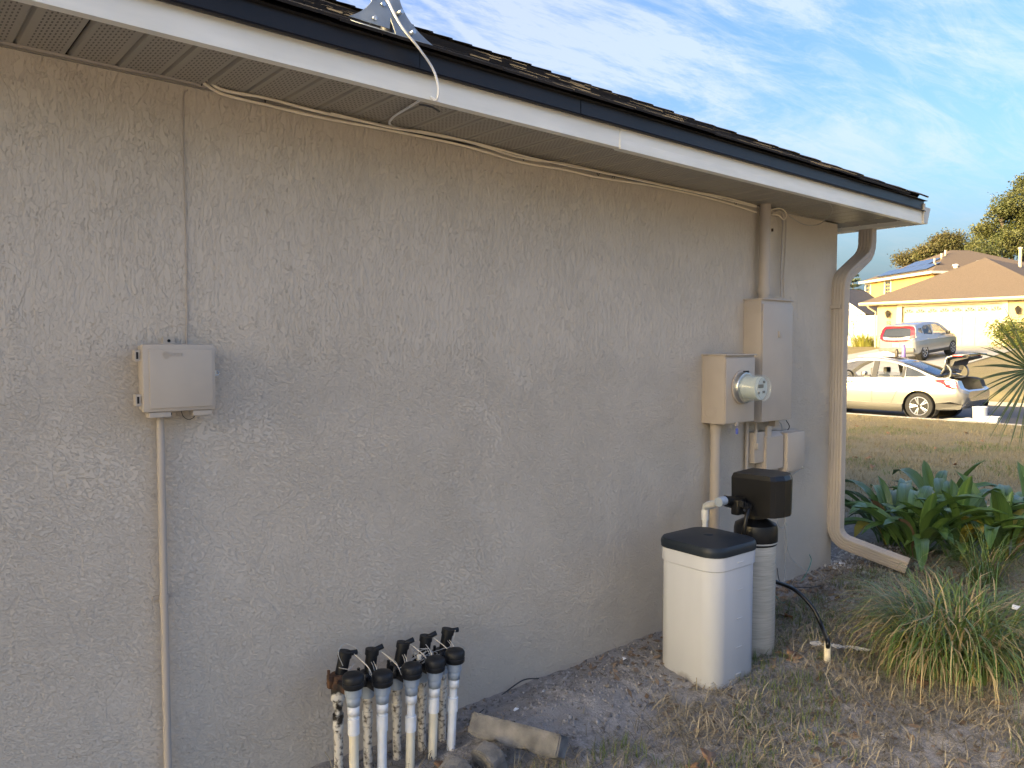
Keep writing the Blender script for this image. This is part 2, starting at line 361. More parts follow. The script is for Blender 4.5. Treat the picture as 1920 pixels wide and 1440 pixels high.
# corner soffit: panels of the street side run the other way
q = MB(); 
for i in range(2): pass
for k, y in enumerate([-.445+.135*j for j in range(84)][:10]):
    b = MB(); y1 = min(y+.133, 1.2)
    vs = [(max(XS, CX) if y < 0 else CX, y, SOF+.012), (EAVE_X, y, SOF+.012), (max(XS, CX) if y < 0 else CX, y+.007, SOF), (EAVE_X, y+.007, SOF), (max(XS, CX) if y < 0 else CX, y1-.007, SOF), (EAVE_X, y1-.007, SOF), (max(XS, CX) if y < 0 else CX, y1, SOF+.012), (EAVE_X, y1, SOF+.012)]
    b.add(vs, [(0, 1, 3, 2), (2, 3, 5, 4), (4, 5, 7, 6)]); b.build('soffit_panel', 'soffit_trim', sof)
MB().box(((CX+EAVE_X)/2, 4.6, SOF+.02), (EAVE_X-CX, 7.4, .02)).build('soffit_panel', 'soffit_trim', sof)
MB().box(((-14.2+CX)/2-.1, -.006, SOF-.004), (CX+14.0, .010, .012)).build('trim_channel', 'soffit_trim', house)
# fascia: two lengths of bent metal, the far one lapped over
def fascia_len(x0, x1, dy, dz, groove):
    b = MB(); h = .090
    prof = [(0, .0), (-.005, .0), (-.005, h*.42), (-.005, h*.46) if not groove else (-.0025, h*.44), (-.005, h), (.0, h)]
    prof = [(y+EAVE_Y+dy, z+FB+dz) for y, z in prof] + [(EAVE_Y+.0, FB+h), (EAVE_Y+.014, FB+h), (EAVE_Y+.014, FB+.02), (EAVE_Y+.028, FB+.02), (EAVE_Y+.028, FB+dz)]
    n = len(prof); vs = [(x, y, z) for x in (x0, x1) for y, z in prof]
    b.add(vs, [(i, (i+1) % n, n+(i+1) % n, n+i) for i in range(n)] + [tuple(range(n)), tuple(range(n, 2*n))[::-1]]); return b
XJ = on_y(1166, 275, EAVE_Y).x
fascia_len(-14.3, XJ, 0, 0, False).build('fascia', 'fascia', house)
fascia_len(XJ-.02, EAVE_X+.015, -.004, -.005, True).build('fascia', 'fascia', house)
# dark metal drip edge in lengths, with a kicked lip at the bottom
joints = [-14.3, -3, on_y(790, 105, EAVE_Y-.02).x, on_y(1092, 200, EAVE_Y-.02).x, on_y(1447, 300, EAVE_Y-.02).x, EAVE_X+.02]
ZF = FB+.090
for i in range(5):
    b = MB(); e = .0012*(i % 2); prof = [(-.006, -.008), (-.024-e, -.014), (-.026-e, -.008), (-.012-e, .004), (-.012-e, .060), (-.002, .060)]
    n = len(prof); vs = [(x, EAVE_Y+y, ZF+z) for x in (joints[i], joints[i+1]-.003) for y, z in prof]
    b.add(vs, [(k, (k+1) % n, n+(k+1) % n, n+k) for k in range(n)] + [tuple(range(n)), tuple(range(n, 2*n))[::-1]]); b.build('drip_edge', 'drip', house)
# street-side fascia and gutter
MB().box((EAVE_X+.005, 4.0, FB+.078), (.03, 8.9, .15)).build('fascia', 'fascia', house)
b = MB(); gp = [(.0, .0), (.055, .0), (.062, .03), (.075, .055), (.085, .085), (.098, .10), (.090, .108), (.078, .10), (.066, .06), (.052, .008), (.004, .008), (.004, .11), (.0, .11)]
n = len(gp); gx, gz0 = EAVE_X+.021, FB+.0
vs = [(gx+a, y, gz0+c) for y in (EAVE_Y-.012, 8.4) for a, c in gp]; b.add(vs, [(k, (k+1) % n, n+(k+1) % n, n+k) for k in range(n)])
cap = [(0, 0), (.055, 0), (.062, .03), (.075, .055), (.085, .085), (.098, .10), (.094, .112), (.0, .112)]
b.prism([cap], .004, lambda u, v, w: (gx+u, EAVE_Y-.016+w, gz0+v)); gut = b.build('gutter', 'gutter', house)
MB().box((gx-.012, EAVE_Y-.016, FB+.065), (.020, .012, .135)).build('gutter_strip', 'gutter', gut)
# hip roof: deck, courses of shingles near the eave, hip caps
PITCHR = .50; ZR = FB+.152; RY = EAVE_Y-.03; RX = EAVE_X+.045; XW = -14.35; YN = 8.5; half = (YN-RY)/2
roof = MB()
A, B_, Cc, D = (XW, RY, ZR), (RX, RY, ZR), (RX, YN, ZR), (XW, YN, ZR); zt = ZR+PITCHR*half
E, G = (XW+half, RY+half, zt), (RX-half, RY+half, zt)
roof.add([A, B_, Cc, D, E, G], [(0, 1, 5, 4), (1, 2, 5), (2, 3, 4, 5), (3, 0, 4), (0, 3, 2, 1)])
roof = roof.build('roof', 'shingle', house)
sn = Vector((0, -PITCHR, 1)).normalized(); su = Vector((0, 1, PITCHR)).normalized()
def shingle_mesh(wd):
    b = MB(); vs = []
    for x in (-wd/2, wd/2):
        for s_, hgt in ((0, .002), (0, .0115), (.30, .004), (.30, .001)): vs.append(Vector((x, 0, 0)) + su*s_ + sn*hgt)
    b.add(vs, [(0, 1, 2, 3), (4, 7, 6, 5), (1, 5, 6, 2), (0, 4, 5, 1), (3, 2, 6, 7)]); return b.mesh('shingle')
sme = {wd: shingle_mesh(wd) for wd in (.22, .29, .36)}
for me in sme.values(): me.materials.append(M['shingle'])
rr = random.Random(3); cnt = 0
for c in range(13):
    x = -.8 + rr.uniform(0, .3); lim = RX - (c*.143)*su.y - .05
    while x < lim and cnt < 296:
        wd = rr.choice((.22, .29, .36))
        if x + wd > lim: break
        o = link('shingle', sme[wd], None, roof); o.location = Vector((x+wd/2, RY-.012, ZR)) + su*(c*.143+rr.uniform(-.004, .004)) + sn*(.001+rr.uniform(0, .004)+(.004 if rr.random() < .35 else 0)); x += wd+.004; cnt += 1
hd = (Vector(G)-Vector(B_)).normalized(); n1 = sn; n2 = Vector((PITCHR, 0, 1)).normalized(); p1 = n1.cross(hd).normalized(); p2 = hd.cross(n2).normalized()
if p1.y > 0 and p1.x > 0: p1 = -p1
hb = MB(); up = (n1+n2).normalized()
hv = []
for s_, hgt in ((0, .030), (.30, .014)):
    for sd in (Vector((-1, -1, 0)).normalized(), Vector((0, 0, 0)), Vector((1, 1, 0)).normalized()):
        hv.append(hd*s_ + sd*.13 + up*hgt - Vector((0, 0, 1))*(.13*.36*(sd.length > .1)))
hv += [p - up*.012 for p in hv[:3]]
hb.add(hv, [(0, 1, 4, 3), (1, 2, 5, 4), (0, 6, 7, 1), (1, 7, 8, 2)])
hme = hb.mesh('hip_shingle'); hme.materials.append(M['shingle'])
for k in range(1, 44):
    o = link('hip_shingle', hme, None, roof); o.location = Vector(B_) + hd*(k*.15-.08) + up*rr.uniform(.0, .006)
# downspout: ribbed rectangular tube with elbows
def rect_sweep(b, path, wd, dp, side0, ribs=True):
    prof = []
    def edge(a, c, k):
        for i in range(k):
            t = i/k; p = a.lerp(c, t); nrm = Vector((c.y-a.y, a.x-c.x)).normalized(); prof.append(p + nrm*(.0035 if ribs and i % 2 else 0))
    q = [Vector((-wd/2, -dp/2)), Vector((wd/2, -dp/2)), Vector((wd/2, dp/2)), Vector((-wd/2, dp/2))]
    edge(q[0], q[1], 9); edge(q[1], q[2], 6); edge(q[2], q[3], 9); edge(q[3], q[0], 6)
    n = len(prof); k = len(path); u = Vector(side0).normalized(); vs = []
    for i, p in enumerate(path):
        T = (path[min(i+1, k-1)]-path[max(i-1, 0)]).normalized(); u = (u-T*u.dot(T)).normalized(); v = T.cross(u)
        s_ = 1 + (.035 if (i % 2 and 0 < i < k-1 and (path[i+1]-p).length < .03) else 0)
        vs += [p+(u*a.x+v*a.y)*s_ for a in prof]
    b.add(vs, [(i*n+j, i*n+(j+1) % n, (i+1)*n+(j+1) % n, (i+1)*n+j) for i in range(k-1) for j in range(n)])
    b.add(vs[:n], [tuple(range(n))[::-1]]); b.add(vs[-n:], [tuple(range(n))])
def arc_path(pts, rad, n=8):
    P = [Vector(p) for p in pts]; out = [P[0]]
    for a, b, c in zip(P, P[1:], P[2:]):
        d1 = (a-b).normalized(); d2 = (c-b).normalized()
        for i in range(n+1):
            t = i/n; out.append((b+d1*rad)*(1-t)**2 + b*(2*t*(1-t)) + (b+d2*rad)*t*t)
    return out + [P[-1]]
YD = -.048
ds = MB(); rect_sweep(ds, arc_path([(5.655, YD-.03, SOF+.01), (5.655, YD-.03, 2.30), (5.325, YD, 2.10), (5.325, YD, 1.7)], .085), .098, .070, (0, 1, 0))
dn = ds.build('downspout', 'paint', house)
b = MB(); rect_sweep(b, arc_path([(5.325, YD, 1.71), (5.325, YD, .24), (5.45, -.50, .115)], .10), .092, .064, (0, 1, 0)); b.build('downspout_leg', 'paint', dn)
MB().box((5.325, YD+.012, 1.9), (.104, .074, .025)).build('strap', 'paint', dn)

# ================================================================== cables under the eave
def cable(name, pts, r, mat, label, cat='cable', parent=None, n=6, seg=6):
    o = MB().tube(spline(pts, seg), r, n).build(name, mat, parent)
    if label: tag(o, label, cat)
    return o
def wy(lst, y): return [on_y(a, b, y) for a, b in lst]
grp = thing('cable_bundle', 'bundle of cream cables tied along the top of the wall under the soffit', 'cables', on_y(900, 290, -.02))
def part_cable(pts, r, mat, nm='cable'):
    o = MB().tube(spline([Vector(p)-grp.location for p in pts], 6), r, 6).build(nm, mat, grp); return o
bund = [(420, 172), (500, 190), (600, 214), (735, 242), (870, 269), (975, 297), (1060, 312), (1120, 327), (1210, 343), (1285, 358), (1360, 375), (1418, 392)]
part_cable(wy([(366, 134), (392, 152)] + [(a, b-4+2*math.sin(a*.021)) for a, b in bund], -.040), .0052, 'cable_cream')
part_cable(wy([(362, 140), (385, 158)] + [(a, b+5+2*math.sin(a*.013+1)) for a, b in bund], -.030), .0050, 'cable_cream')
part_cable(wy([(620, 212), (735, 240), (800, 248), (900, 270), (985, 293), (1070, 312), (1150, 328), (1215, 342), (1300, 360), (1418, 388)], -.050), .0040, 'cable_cream')
part_cable(wy([(0, 78), (120, 104), (240, 130), (330, 148), (400, 166), (470, 180)], -.018), .005, 'cable_paint')
part_cable(wy([(700, 228), (760, 245), (830, 262), (920, 277), (1020, 300), (1100, 318), (1180, 335), (1270, 352)], -.012), .004, 'cable_dark')
for a, c in ((378, 154), (497, 186), (735, 238), (982, 296), (1122, 325), (1150, 333), (1282, 358), (1380, 380)):
    p = on_y(a, c, -.026)-grp.location; MB().tube([p+Vector((0, -.0, -.012)), p+Vector((0, -.008, 0)), p+Vector((.002, 0, .012)), p+Vector((.002, .012, 0)), p+Vector((0, 0, -.012))], .0018, 5).build('cable_tie', 'cable_dark', grp)
# white cable looping down from the roof mount
lp = [on_y(712, -30, -.50), on_y(748, 42, -.53), on_y(785, 90, -.525), on_y(812, 130, -.505), on_y(822, 165, -.505), on_y(818, 188, -.49)]
lp += [Vector((on_y(808, 197, -.46).x, -.44, SOF-.012)), on_z(760, 205, SOF-.008), on_z(735, 222, SOF-.008), on_y(735, 236, -.03), on_y(790, 248, -.03)]
cable('coax_cable', lp, .0045, 'cable_white', 'white coax cable looping from the roof mount down over the fascia')
cable('coax_cable', [on_y(690, -20, .1), on_y(705, 20, -.05), on_y(716, 28, -.2), on_y(724, 34, -.3)], .004, 'cable_white', 'short white cable arching behind the grey roof mount')
cable('wire_end', [on_y(786, 196, -.445), on_y(808, 200, -.45), on_y(824, 209, -.43)], .0035, 'cable_dark', 'short black wire end poking out under the fascia by the white cable', 'wire')
cable('painted_wire', wy([(352, 168), (345, 182), (345, 260), (349, 420), (351, 560), (350, 646)], -.003), .0026, 'cable_paint', 'thin wire painted over down the wall above the left telephone box', 'wire')
cable('loose_wire', [on_y(1480, 405, -.02), on_y(1505, 420, -.03), on_y(1530, 422, -.10), on_y(1548, 412, -.20), on_y(1561, 395, -.30), Vector(on_z(1553, 378, SOF-.003))], .0028, 'wire_gray', 'loose grey wire drooping from the soffit near the roof corner', 'wire')

# ================================================================== roof mount: two flared steel feet round a mast
mp = on_y(690, 50, RY+.20); base = Vector((mp.x, RY+.07, ZR+.07*PITCHR+.012))
rm = thing('antenna_mount', 'grey flared steel antenna mount bolted to the roof edge', 'mount', base)
def flare(sg, wd, hh, y):
    out = []
    for i in range(13):
        t = i/12; out.append((-wd*(1-t)**3 - .05, t*hh))
    inn = [(0.012, hh), (.004, hh*.5), (-.02, 0)]
    b = MB(); b.prism([[(sg*a, c) for a, c in (out+inn)]], .004, lambda u, v, w_: (u, y+w_+v*.22, v)); return b
flare(1, .12, .20, -.045).build('foot_plate', 'galv', rm); flare(-1, .12, .19, -.02).build('foot_plate', 'galv', rm)
MB().box((.0, .0, .006), (.24, .16, .008), rot=Matrix.Rotation(math.atan(PITCHR), 3, 'X')).build('base_plate', 'galv', rm)
MB().tube([(.012, .02, .0), (.012, .10, .55)], .022, 12).build('mast', 'cable_dark', rm)
for a, c in ((-.035, .08), (-.075, .02), (.035, .075), (.075, .015)): MB().tube([(a, -.052+c*.22, c), (a, -.015+c*.22, c)], .008, 6).build('bolt', 'steel', rm)

# ================================================================== boxes on the wall
def rel(o, p): return Vector(p) - o.location
# ---- left telephone box
p0 = on_y(268, 645, -.09); p1 = on_y(402, 768, -.09)
bw, bh = .232, .222; bc = Vector(((p0.x+p1.x)/2+.004, 0, (p0.z+p1.z)/2))
tb = thing('telephone_box', 'beige plastic telephone interface box alone at the left of the wall', 'utility box', (bc.x, 0, bc.z-bh/2))
MB().box((0, -.028, bh/2), (bw*.93, .052, bh*.95), bev=.006).build('back_box', 'telecom', tb)
cv = MB().box((0, -.066, bh/2), (bw, .036, bh), bev=.014).box((.004, -.085, bh/2-.002), (bw*.86, .006, bh*.86), bev=.0028).build('cover', 'telecom', tb)
for i in range(6):                                           # embossed globe of lines
    r_ = .011*math.sqrt(max(.05, 1-((i-2.5)/3)**2)); MB().box((-.045, -.0885, bh*.84-.0042*(i-2.5)), (2*r_, .0022, .0018)).build('emblem_line', 'telecom', cv)
lt = link('lettering', text_mesh('AT&T', .017, .0009), 'telecom', cv); lt.location = (-.012, -.0885, bh*.838); lt.rotation_euler = (R(90), 0, 0)
for z in (bh*.83, bh*.19):
    b = MB().box((-bw/2-.010, -.055, z), (.014, .030, .036)).box((-bw/2-.004, -.058, z+.014), (.02, .022, .006)).box((-bw/2-.004, -.058, z-.014), (.02, .022, .006)); b.build('hinge', 'telecom', tb)
    MB().box((-bw/2-.0105, -.0705, z), (.006, .002, .022)).build('hinge_slot', 'black_plastic', tb)
for z, s_ in ((bh+.010, 1), (-.012, -1)):
    b = MB().box((-.012, -.006, z), (.036, .010, .026)); t_ = b.build('mounting_tab', 'telecom', tb); MB().tube([(-.012, -.012, z), (-.012, -.0105, z)], .0055, 8).build('screw', 'black_plastic', t_)
for x in (-.062, .072): MB().box((x, -.054, -.008), (.068 if x < 0 else .062, .044, .018), bev=.003).build('cable_port', 'telecom', tb)
b = MB(); b.tube([(bw/2+.014+.007*math.cos(a*.6283), -.05, bh*.55+.007*math.sin(a*.6283)) for a in range(11)], .002, 5); b.box((bw/2+.003, -.05, bh*.55), (.012, .02, .018)); b.build('latch', 'steel', tb)
b = MB(); b.tube(spline([(.02, -.02, -.004), (.028, -.02, -.024), (.045, -.02, -.034), (.062, -.02, -.025), (.068, -.02, -.008)], 5), .0012, 5); b.build('loop_wire', 'cable_dark', tb)
# ---- conduit under it
q0 = on_y(300, 775, -.024); zc = on_y(296, 1124, -.024).z
cd = thing('conduit', 'thin painted conduit running from the left telephone box to the ground', 'conduit', (q0.x, 0, -.05))
MB().tube([(0, -.024, .0), (0, -.024, q0.z+.06)], .0125, 12).build('pipe', 'paint', cd)
MB().tube([(0, -.024, zc+.035), (0, -.024, zc+.062)], .0145, 12).box((.0, -.004, zc+.05), (.062, .006, .014)).build('strap', 'paint', cd)
# ---- meter box
a0 = on_y(1352, 667, -.15); a1 = on_y(1412, 790, -.15)
mw = .30; mx0 = on_y(1316, 700, 0).x; mz1, mz0 = a0.z, a1.z; mh = mz1-mz0; md = .155
mt = thing('meter_box', 'greige steel meter box with a round glass electricity meter', 'meter box', (mx0+mw/2, 0, mz0))
MB().box((0, -md/2, mh/2), (mw, md, mh), bev=.004).build('enclosure', 'box_paint', mt)
MB().box((0, -md-.004, mh/2-.004), (mw-.006, .008, mh-.02), bev=.003).build('cover', 'box_paint', mt)
MB().box((0, -md/2-.006, mh+.004), (mw+.014, md+.02, .008), bev=.002).build('hood', 'box_paint', mt)
b = MB()
for rad in (.030, .045): b.tube([(-mw/2-.001, -.06+rad*math.cos(k*.5236), .07+rad*math.sin(k*.5236)) for k in range(13)], .0016, 5, cap=False)
b.build('knockout', 'box_paint', mt)
g = on_y(1404, 727, -md-.06)-mt.location
MB().lathe([(.088, 0), (.098, .003), (.098, .010), (.090, .012)], (g.x, -md-.008, g.z), 28, (0, -1, 0)).build('cover_ring', 'box_paint', mt)
me_ = MB().lathe([(.092, 0), (.092, .024), (.088, .030), (.080, .032)], (g.x, -md-.016, g.z), 28, (0, -1, 0)).build('meter_base', 'steel', mt)
pm('meter_face', (.55, .60, .57), (.45, .50, .48), 20, .4)
glass('meter_glass', (.60, .68, .66), .22, .03)
MB().lathe([(.066, 0), (.066, .108)], (g.x, -md-.03, g.z), 24, (0, -1, 0)).build('meter_body', 'meter_face', mt)
gl = MB().lathe([(.083, .0), (.083, .014), (.078, .02), (.077, .118), (.071, .128), (.066, .128), (.064, .122), (0, .122)], (g.x, -md-.034, g.z), 32, (0, -1, 0)).build('meter_glass', 'meter_glass', mt)
MB().box((g.x-.005, -md-.140, g.z+.012), (.055, .003, .020)).build('display', 'black_dusty', mt)
for dx, dz, ww in ((.028, -.022, .022), (-.024, -.026, .018), (.03, .035, .02)): MB().box((g.x+dx, -md-.140, g.z+dz), (ww, .003, .014)).build('dial_mark', 'black_plastic', mt)
MB().tube([(g.x-.01, -md-.03, g.z+.09), (g.x+.02, -md-.045, g.z+.092)], .007, 8).build('seal', 'black_plastic', mt)
sl_ = on_y(1381, 797, -md-.005)-mt.location
MB().box((sl_.x, -md-.004, .0), (.018, .012, .022)).build('hasp', 'box_paint', mt)
b = MB().box((sl_.x, -md-.008, -.045), (.020, .008, .034), bev=.003); b.tube([(sl_.x, -md-.008, -.03), (sl_.x, -md-.008, -.005)], .0015, 5); b.build('seal_tag', 'tag_blue', mt)
# conduits
def conduit(px, py0, py1, r, label, rings=(), y=None, nm='conduit', z0=None):
    y = y or -(r+.012); t0 = on_y(px, py0, y); t1 = on_y(px, py1, y); zb = z0 if z0 is not None else t1.z
    o = thing(nm, label, 'conduit', (t0.x, 0, zb)); MB().tube([(0, y, 0), (0, y, t0.z-zb)], r, 16).build('pipe', 'paint', o)
    for rz_, dr, hh in rings:
        z = on_y(px, rz_, y).z-zb; MB().tube([(0, y, z-hh/2), (0, y, z+hh/2)], r+dr, 16).build('collar', 'paint', o)
    return o
conduit(1342, 790, 1000, .030, 'wide painted conduit dropping from the meter box to the ground', ((800, .004, .05), (838, .002, .006)), y=-.05, z0=-.05)
cu_ = conduit(1435, 383, 562, .034, 'wide painted conduit rising from the breaker panel to the soffit', ((545, .005, .05),), y=-.055)
MB().tube([(.02, -.088, on_y(1440, 430, -.09).z-cu_.location.z), (.024, -.098, on_y(1440, 430, -.09).z-cu_.location.z)], .010, 8).build('screw', 'rust', cu_)
conduit(1401, 790, 1000, .011, 'thin painted conduit dropping beside the disconnect clamp under the panel', (), y=-.02, z0=-.05)
# ---- breaker panel
b0 = on_y(1416, 560, -.13); b1 = on_y(1482, 786, -.13); ph = b0.z-b1.z; px0 = on_y(1394, 600, 0).x; px1 = b1.x
pw = px1-px0
bp_ = thing('breaker_panel', 'tall greige steel breaker panel to the right of the meter', 'electrical panel', (px0+pw/2, 0, b1.z))
MB().box((0, -.062, ph/2), (pw, .124, ph), bev=.004).build('enclosure', 'box_paint', bp_)
dr = MB().box((.002, -.129, ph/2-.012), (pw-.004, .010, ph-.03), bev=.003).build('door', 'box_paint', bp_)
MB().box((.02, -.137, ph*.72), (.030, .008, .040), bev=.002).build('latch', 'box_paint', dr)
MB().box((0, -.066, ph+.003), (pw+.012, .142, .008), bev=.002).build('hood', 'box_paint', bp_)
b = MB(); b.prism([[(-.124, ph-.012), (-.124, ph-.075), (-.06, ph-.075), (-.03, ph-.045), (0, ph-.04), (0, ph-.012)]], .003, lambda u, v, w_: (-pw/2-w_-.0005, u, v)); b.build('side_flange', 'box_paint', bp_)
# ---- small boxes below
def small_box(nm, label, pxl, pyt, pxr, pyb, dep, taper=0.):
    a = on_y(pxl, pyt, -dep); c = on_y(pxr, pyb, -dep); wd = c.x-a.x; hh = a.z-c.z
    o = thing(nm, label, 'utility box', ((a.x+c.x)/2, 0, c.z)); return o, wd, hh
sb, sw_, sh = small_box('junction_box', 'small ridged greige junction box below the meter', 1432, 800, 1437, 878, .06)
o, wd, hh = small_box('cable_box', 'greige plastic cable box with a sloped top under the breaker panel', 1437, 812, 1467, 876, .075)
MB().box((0, -.022, hh/2-.005), (wd+.02, .044, hh+.01), bev=.004).build('back_box', 'box_paint', o)
b = MB(); b.prism([[(-.03, 0), (-.078, 0), (-.078, hh-.03), (-.04, hh), (-.03, hh)]], wd, lambda u, v, w_: (w_-wd/2, u, v)); b.build('cover', 'box_paint', o)
MB().box((-wd*.22, -.03, -.014), (wd*.5, .05, .028), bev=.008).box((wd*.3, -.03, -.010), (wd*.34, .045, .024), bev=.008).build('cable_port', 'box_paint', o)
bpy.data.objects.remove(sb)
o, wd, hh = small_box('cable_box', 'greige metal utility box at the right end of the boxes by the corner', 1478, 812, 1509, 879, .10)
MB().box((0, -.048, hh/2), (wd, .10, hh), bev=.010).build('cover', 'box_paint', o)
MB().box((0, -.02, hh/2-.004), (wd+.018, .03, hh+.018), bev=.003).build('back_plate', 'box_paint', o)
MB().tube([(wd*.35, -.095, .012), (wd*.35, -.104, .012)], .007, 8).build('screw', 'steel', o)
a = on_y(1416, 800, -.05); c = on_y(1437, 868, -.05)
o = thing('junction_box', 'small ridged greige junction box with a ground clamp below the meter', 'utility box', ((a.x+c.x)/2, 0, c.z)); wd = c.x-a.x; hh = a.z-c.z
MB().box((0, -.03, hh*.45), (wd*1.3, .06, hh*.8), bev=.003).build('back_box', 'box_paint', o)
b = MB().box((wd*.42, -.066, hh*.62), (.052, .018, hh*.72), bev=.003)
for z in (.30, .96): b.box((wd*.42, -.066, hh*z), (.016, .014, .018), bev=.003)
b.build('cover', 'box_paint', o)
b = MB().tube([(-wd*.55, -.06, hh*.45), (-wd*.55, -.06, hh*.95)], .010, 10).box((-wd*.5, -.065, hh*.5), (.030, .026, .038), bev=.004).tube([(-wd*.55, -.06, hh*.95), (-wd*.55, -.06, hh*1.15)], .006, 8); b.build('ground_clamp', 'box_paint', o)
a = on_y(1451, 792, -.05); o = MB().box(a, (.05, .05, .05), bev=.004).build('conduit_fitting', 'box_paint'); tag(o, 'short square conduit fitting under the middle of the breaker panel', 'fitting')
# wires between soffit and boxes, and from the boxes to the ground
for i, (lab, pts, r_, m_) in enumerate([
    ('left strand of the painted wires running down beside the upper conduit', [(1420, 388), (1452, 392), (1466, 402), (1466, 450), (1464, 505), (1464, 556)], .005, 'cable_paint'),
    ('right strand of the painted wires running down beside the upper conduit', [(1446, 400), (1462, 396), (1473, 410), (1472, 470), (1469, 520), (1470, 558)], .005, 'paint'),
    ('looped cream wire beside the top of the upper conduit', [(1440, 396), (1455, 391), (1467, 392), (1475, 402), (1470, 412), (1460, 404), (1446, 402)], .004, 'cable_cream'),
    ('grey wire dropping from the panel between the two cable boxes', [(1460, 790), (1466, 800), (1469, 840), (1468, 885), (1474, 905), (1472, 930), (1468, 960), (1475, 985)], .004, 'wire_gray'),
    ('grey wire looping from the right cable box past the black valve head', [(1500, 880), (1486, 890), (1474, 896), (1478, 930), (1473, 975), (1466, 990), (1458, 980), (1463, 960)], .003, 'wire_gray'),
    ('curled grey wire in the gap below the two cable boxes', [(1462, 876), (1470, 895), (1478, 900), (1482, 888), (1476, 880)], .003, 'wire_gray'),
    ('dark wire along the left edge of the right cable box', [(1474, 788), (1480, 800), (1474, 815), (1474, 860), (1472, 885)], .003, 'cable_dark')]):
    cable('wire', wy(pts, -.03-.006*(i % 3)), r_, m_, lab, 'wire')
cable('ground_wire', [on_y(1472, 930, -.03), on_y(1474, 1000, -.04), on_y(1480, 1040, -.04), on_y(1500, 1062, -.06), on_y(1530, 1082, -.10), on_z(1560, 1092, .05)], .0035, 'wire_gray', 'grey wire curving down the wall to the soil left of the corner', 'wire')
cable('ground_wire', [on_y(1471, 960, -.02), on_y(1472, 1030, -.02), on_y(1471, 1080, -.02), on_y(1464, 1120, -.03)], .003, 'wire_gray', 'straight grey wire hanging down the wall behind the black hose', 'wire')
cable('ground_wire', [on_y(1457, 1065, -.03), on_y(1462, 1090, -.06), on_y(1480, 1100, -.12), on_z(1520, 1101, .05), on_z(1540, 1098, .06)], .003, 'cable_dark', 'dark wire lying across the soil at the foot of the wall', 'wire')
cable('ground_wire', [on_y(1518, 1040, -.03), on_y(1521, 1052, -.03), on_y(1512, 1075, -.05), on_y(1492, 1105, -.10), on_z(1470, 1130, .03), on_z(1455, 1118, .03)], .003, 'wire_green', 'thin green ground wire curling at the foot of the wall', 'wire')

# ================================================================== water softener
# ---- brine tank
def rrect(hx, hy, r, n=6):
    out = []
    for cx, cy, a0 in ((hx-r, hy-r, 0), (-hx+r, hy-r, 90), (-hx+r, -hy+r, 180), (hx-r, -hy+r, 270)):
        out += [(cx+r*math.cos(R(a0+90*i/n)), cy+r*math.sin(R(a0+90*i/n))) for i in range(n+1)]
    return out
def stack(b, levels, mi=0):
    """levels: (half x, half y, radius, z) rounded rectangles joined by walls"""
    k = None; vs = []; 
    for hx, hy, r_, z in levels:
        lp_ = rrect(hx, hy, r_); k = len(lp_); vs += [(x, y, z) for x, y in lp_]
    nl = len(levels); fs = [(i*k+j, i*k+(j+1) % k, (i+1)*k+(j+1) % k, (i+1)*k+j) for i in range(nl-1) for j in range(k)]
    b.add(vs, fs, mi, True); b.add(vs[:k], [tuple(range(k))[::-1]], mi); b.add(vs[-k:], [tuple(range(k))], mi, True); return b
fc = on_z(1345, 1302, .0)
bt = thing('brine_tank', 'white plastic water softener salt tank with a dark lid', 'tank', (fc.x+.152, fc.y+.168, .0), R(-2))
HT = .655
stack(MB(), [(.168, .168, .08, 0), (.175, .175, .08, .012), (.177, .177, .085, HT-.085), (.182, .182, .085, HT-.080), (.184, .184, .085, HT)]).build('tank', 'tank_white', bt)
ld = stack(MB(), [(.186, .186, .087, HT-.016), (.188, .188, .087, HT+.008), (.186, .186, .087, HT+.018), (.180, .180, .085, HT+.029), (.12, .12, .08, HT+.038), (.05, .05, .045, HT+.043)]).build('lid', 'lid', bt)
MB().lathe([(.0, .006), (.022, .005), (.028, 0)][::-1], (0, 0, HT+.041), 16).build('lid_knob', 'lid', ld)
for z in (.06, .19, .33, .47, .60): MB().box((.01, -.1775-.009*z*1.2, z), (.042, .003, .003)).build('level_mark', 'white_plastic', bt)
# ---- resin tank and control head
rc = at(1414, 1180, 4.08); rc.z = 0
rt = thing('resin_tank', 'tall ribbed fibreglass softener cylinder with a black control head', 'tank', rc)
MB().lathe([(.085, 0), (.102, .01), (.104, .05), (.104, .50), (.104, .60), (.095, .615)], n=28).build('cylinder', 'fibreglass', rt)
MB().lathe([(.106, .585), (.110, .590), (.112, .60), (.112, .665), (.106, .69), (.07, .71), (.05, .72), (.05, .75)], n=28).build('collar', 'black_plastic', rt)
MB().lathe([(.1125, .596), (.1128, .604)], n=28).build('band', 'wire_gray', rt)
hdp = MB(); 
outline = [(-.105, .11), (-.105, -.105), (-.09, -.125), (-.03, -.150), (.03, -.155), (.085, -.138), (.125, -.10), (.135, -.05), (.135, .11)]
def hb_(z0, z1, s0, s1): 
    vs = [(x*s0, y*s0, z0) for x, y in outline] + [(x*s1, y*s1, z1) for x, y in outline]; n = len(outline)
    hdp.add(vs, [(i, (i+1) % n, n+(i+1) % n, n+i) for i in range(n)] + [tuple(range(n))[::-1], tuple(range(n, 2*n))])
hb_(.745, .935, .98, 1.0); hb_(.935, .958, 1.0, .93)
hd_ = hdp.build('control_head', 'black_plastic', rt); hd_.location = (.02, -.01, .0); hd_.rotation_euler = (0, 0, R(6))
pm('knob_gray', (.30, .31, .33), None, 8, .4)
MB().lathe([(.022, 0), (.022, .006), (.018, .010), (0, .010)], (-.105, .025, .785), 18, (-1, 0, 0)).build('button', 'knob_gray', hd_)
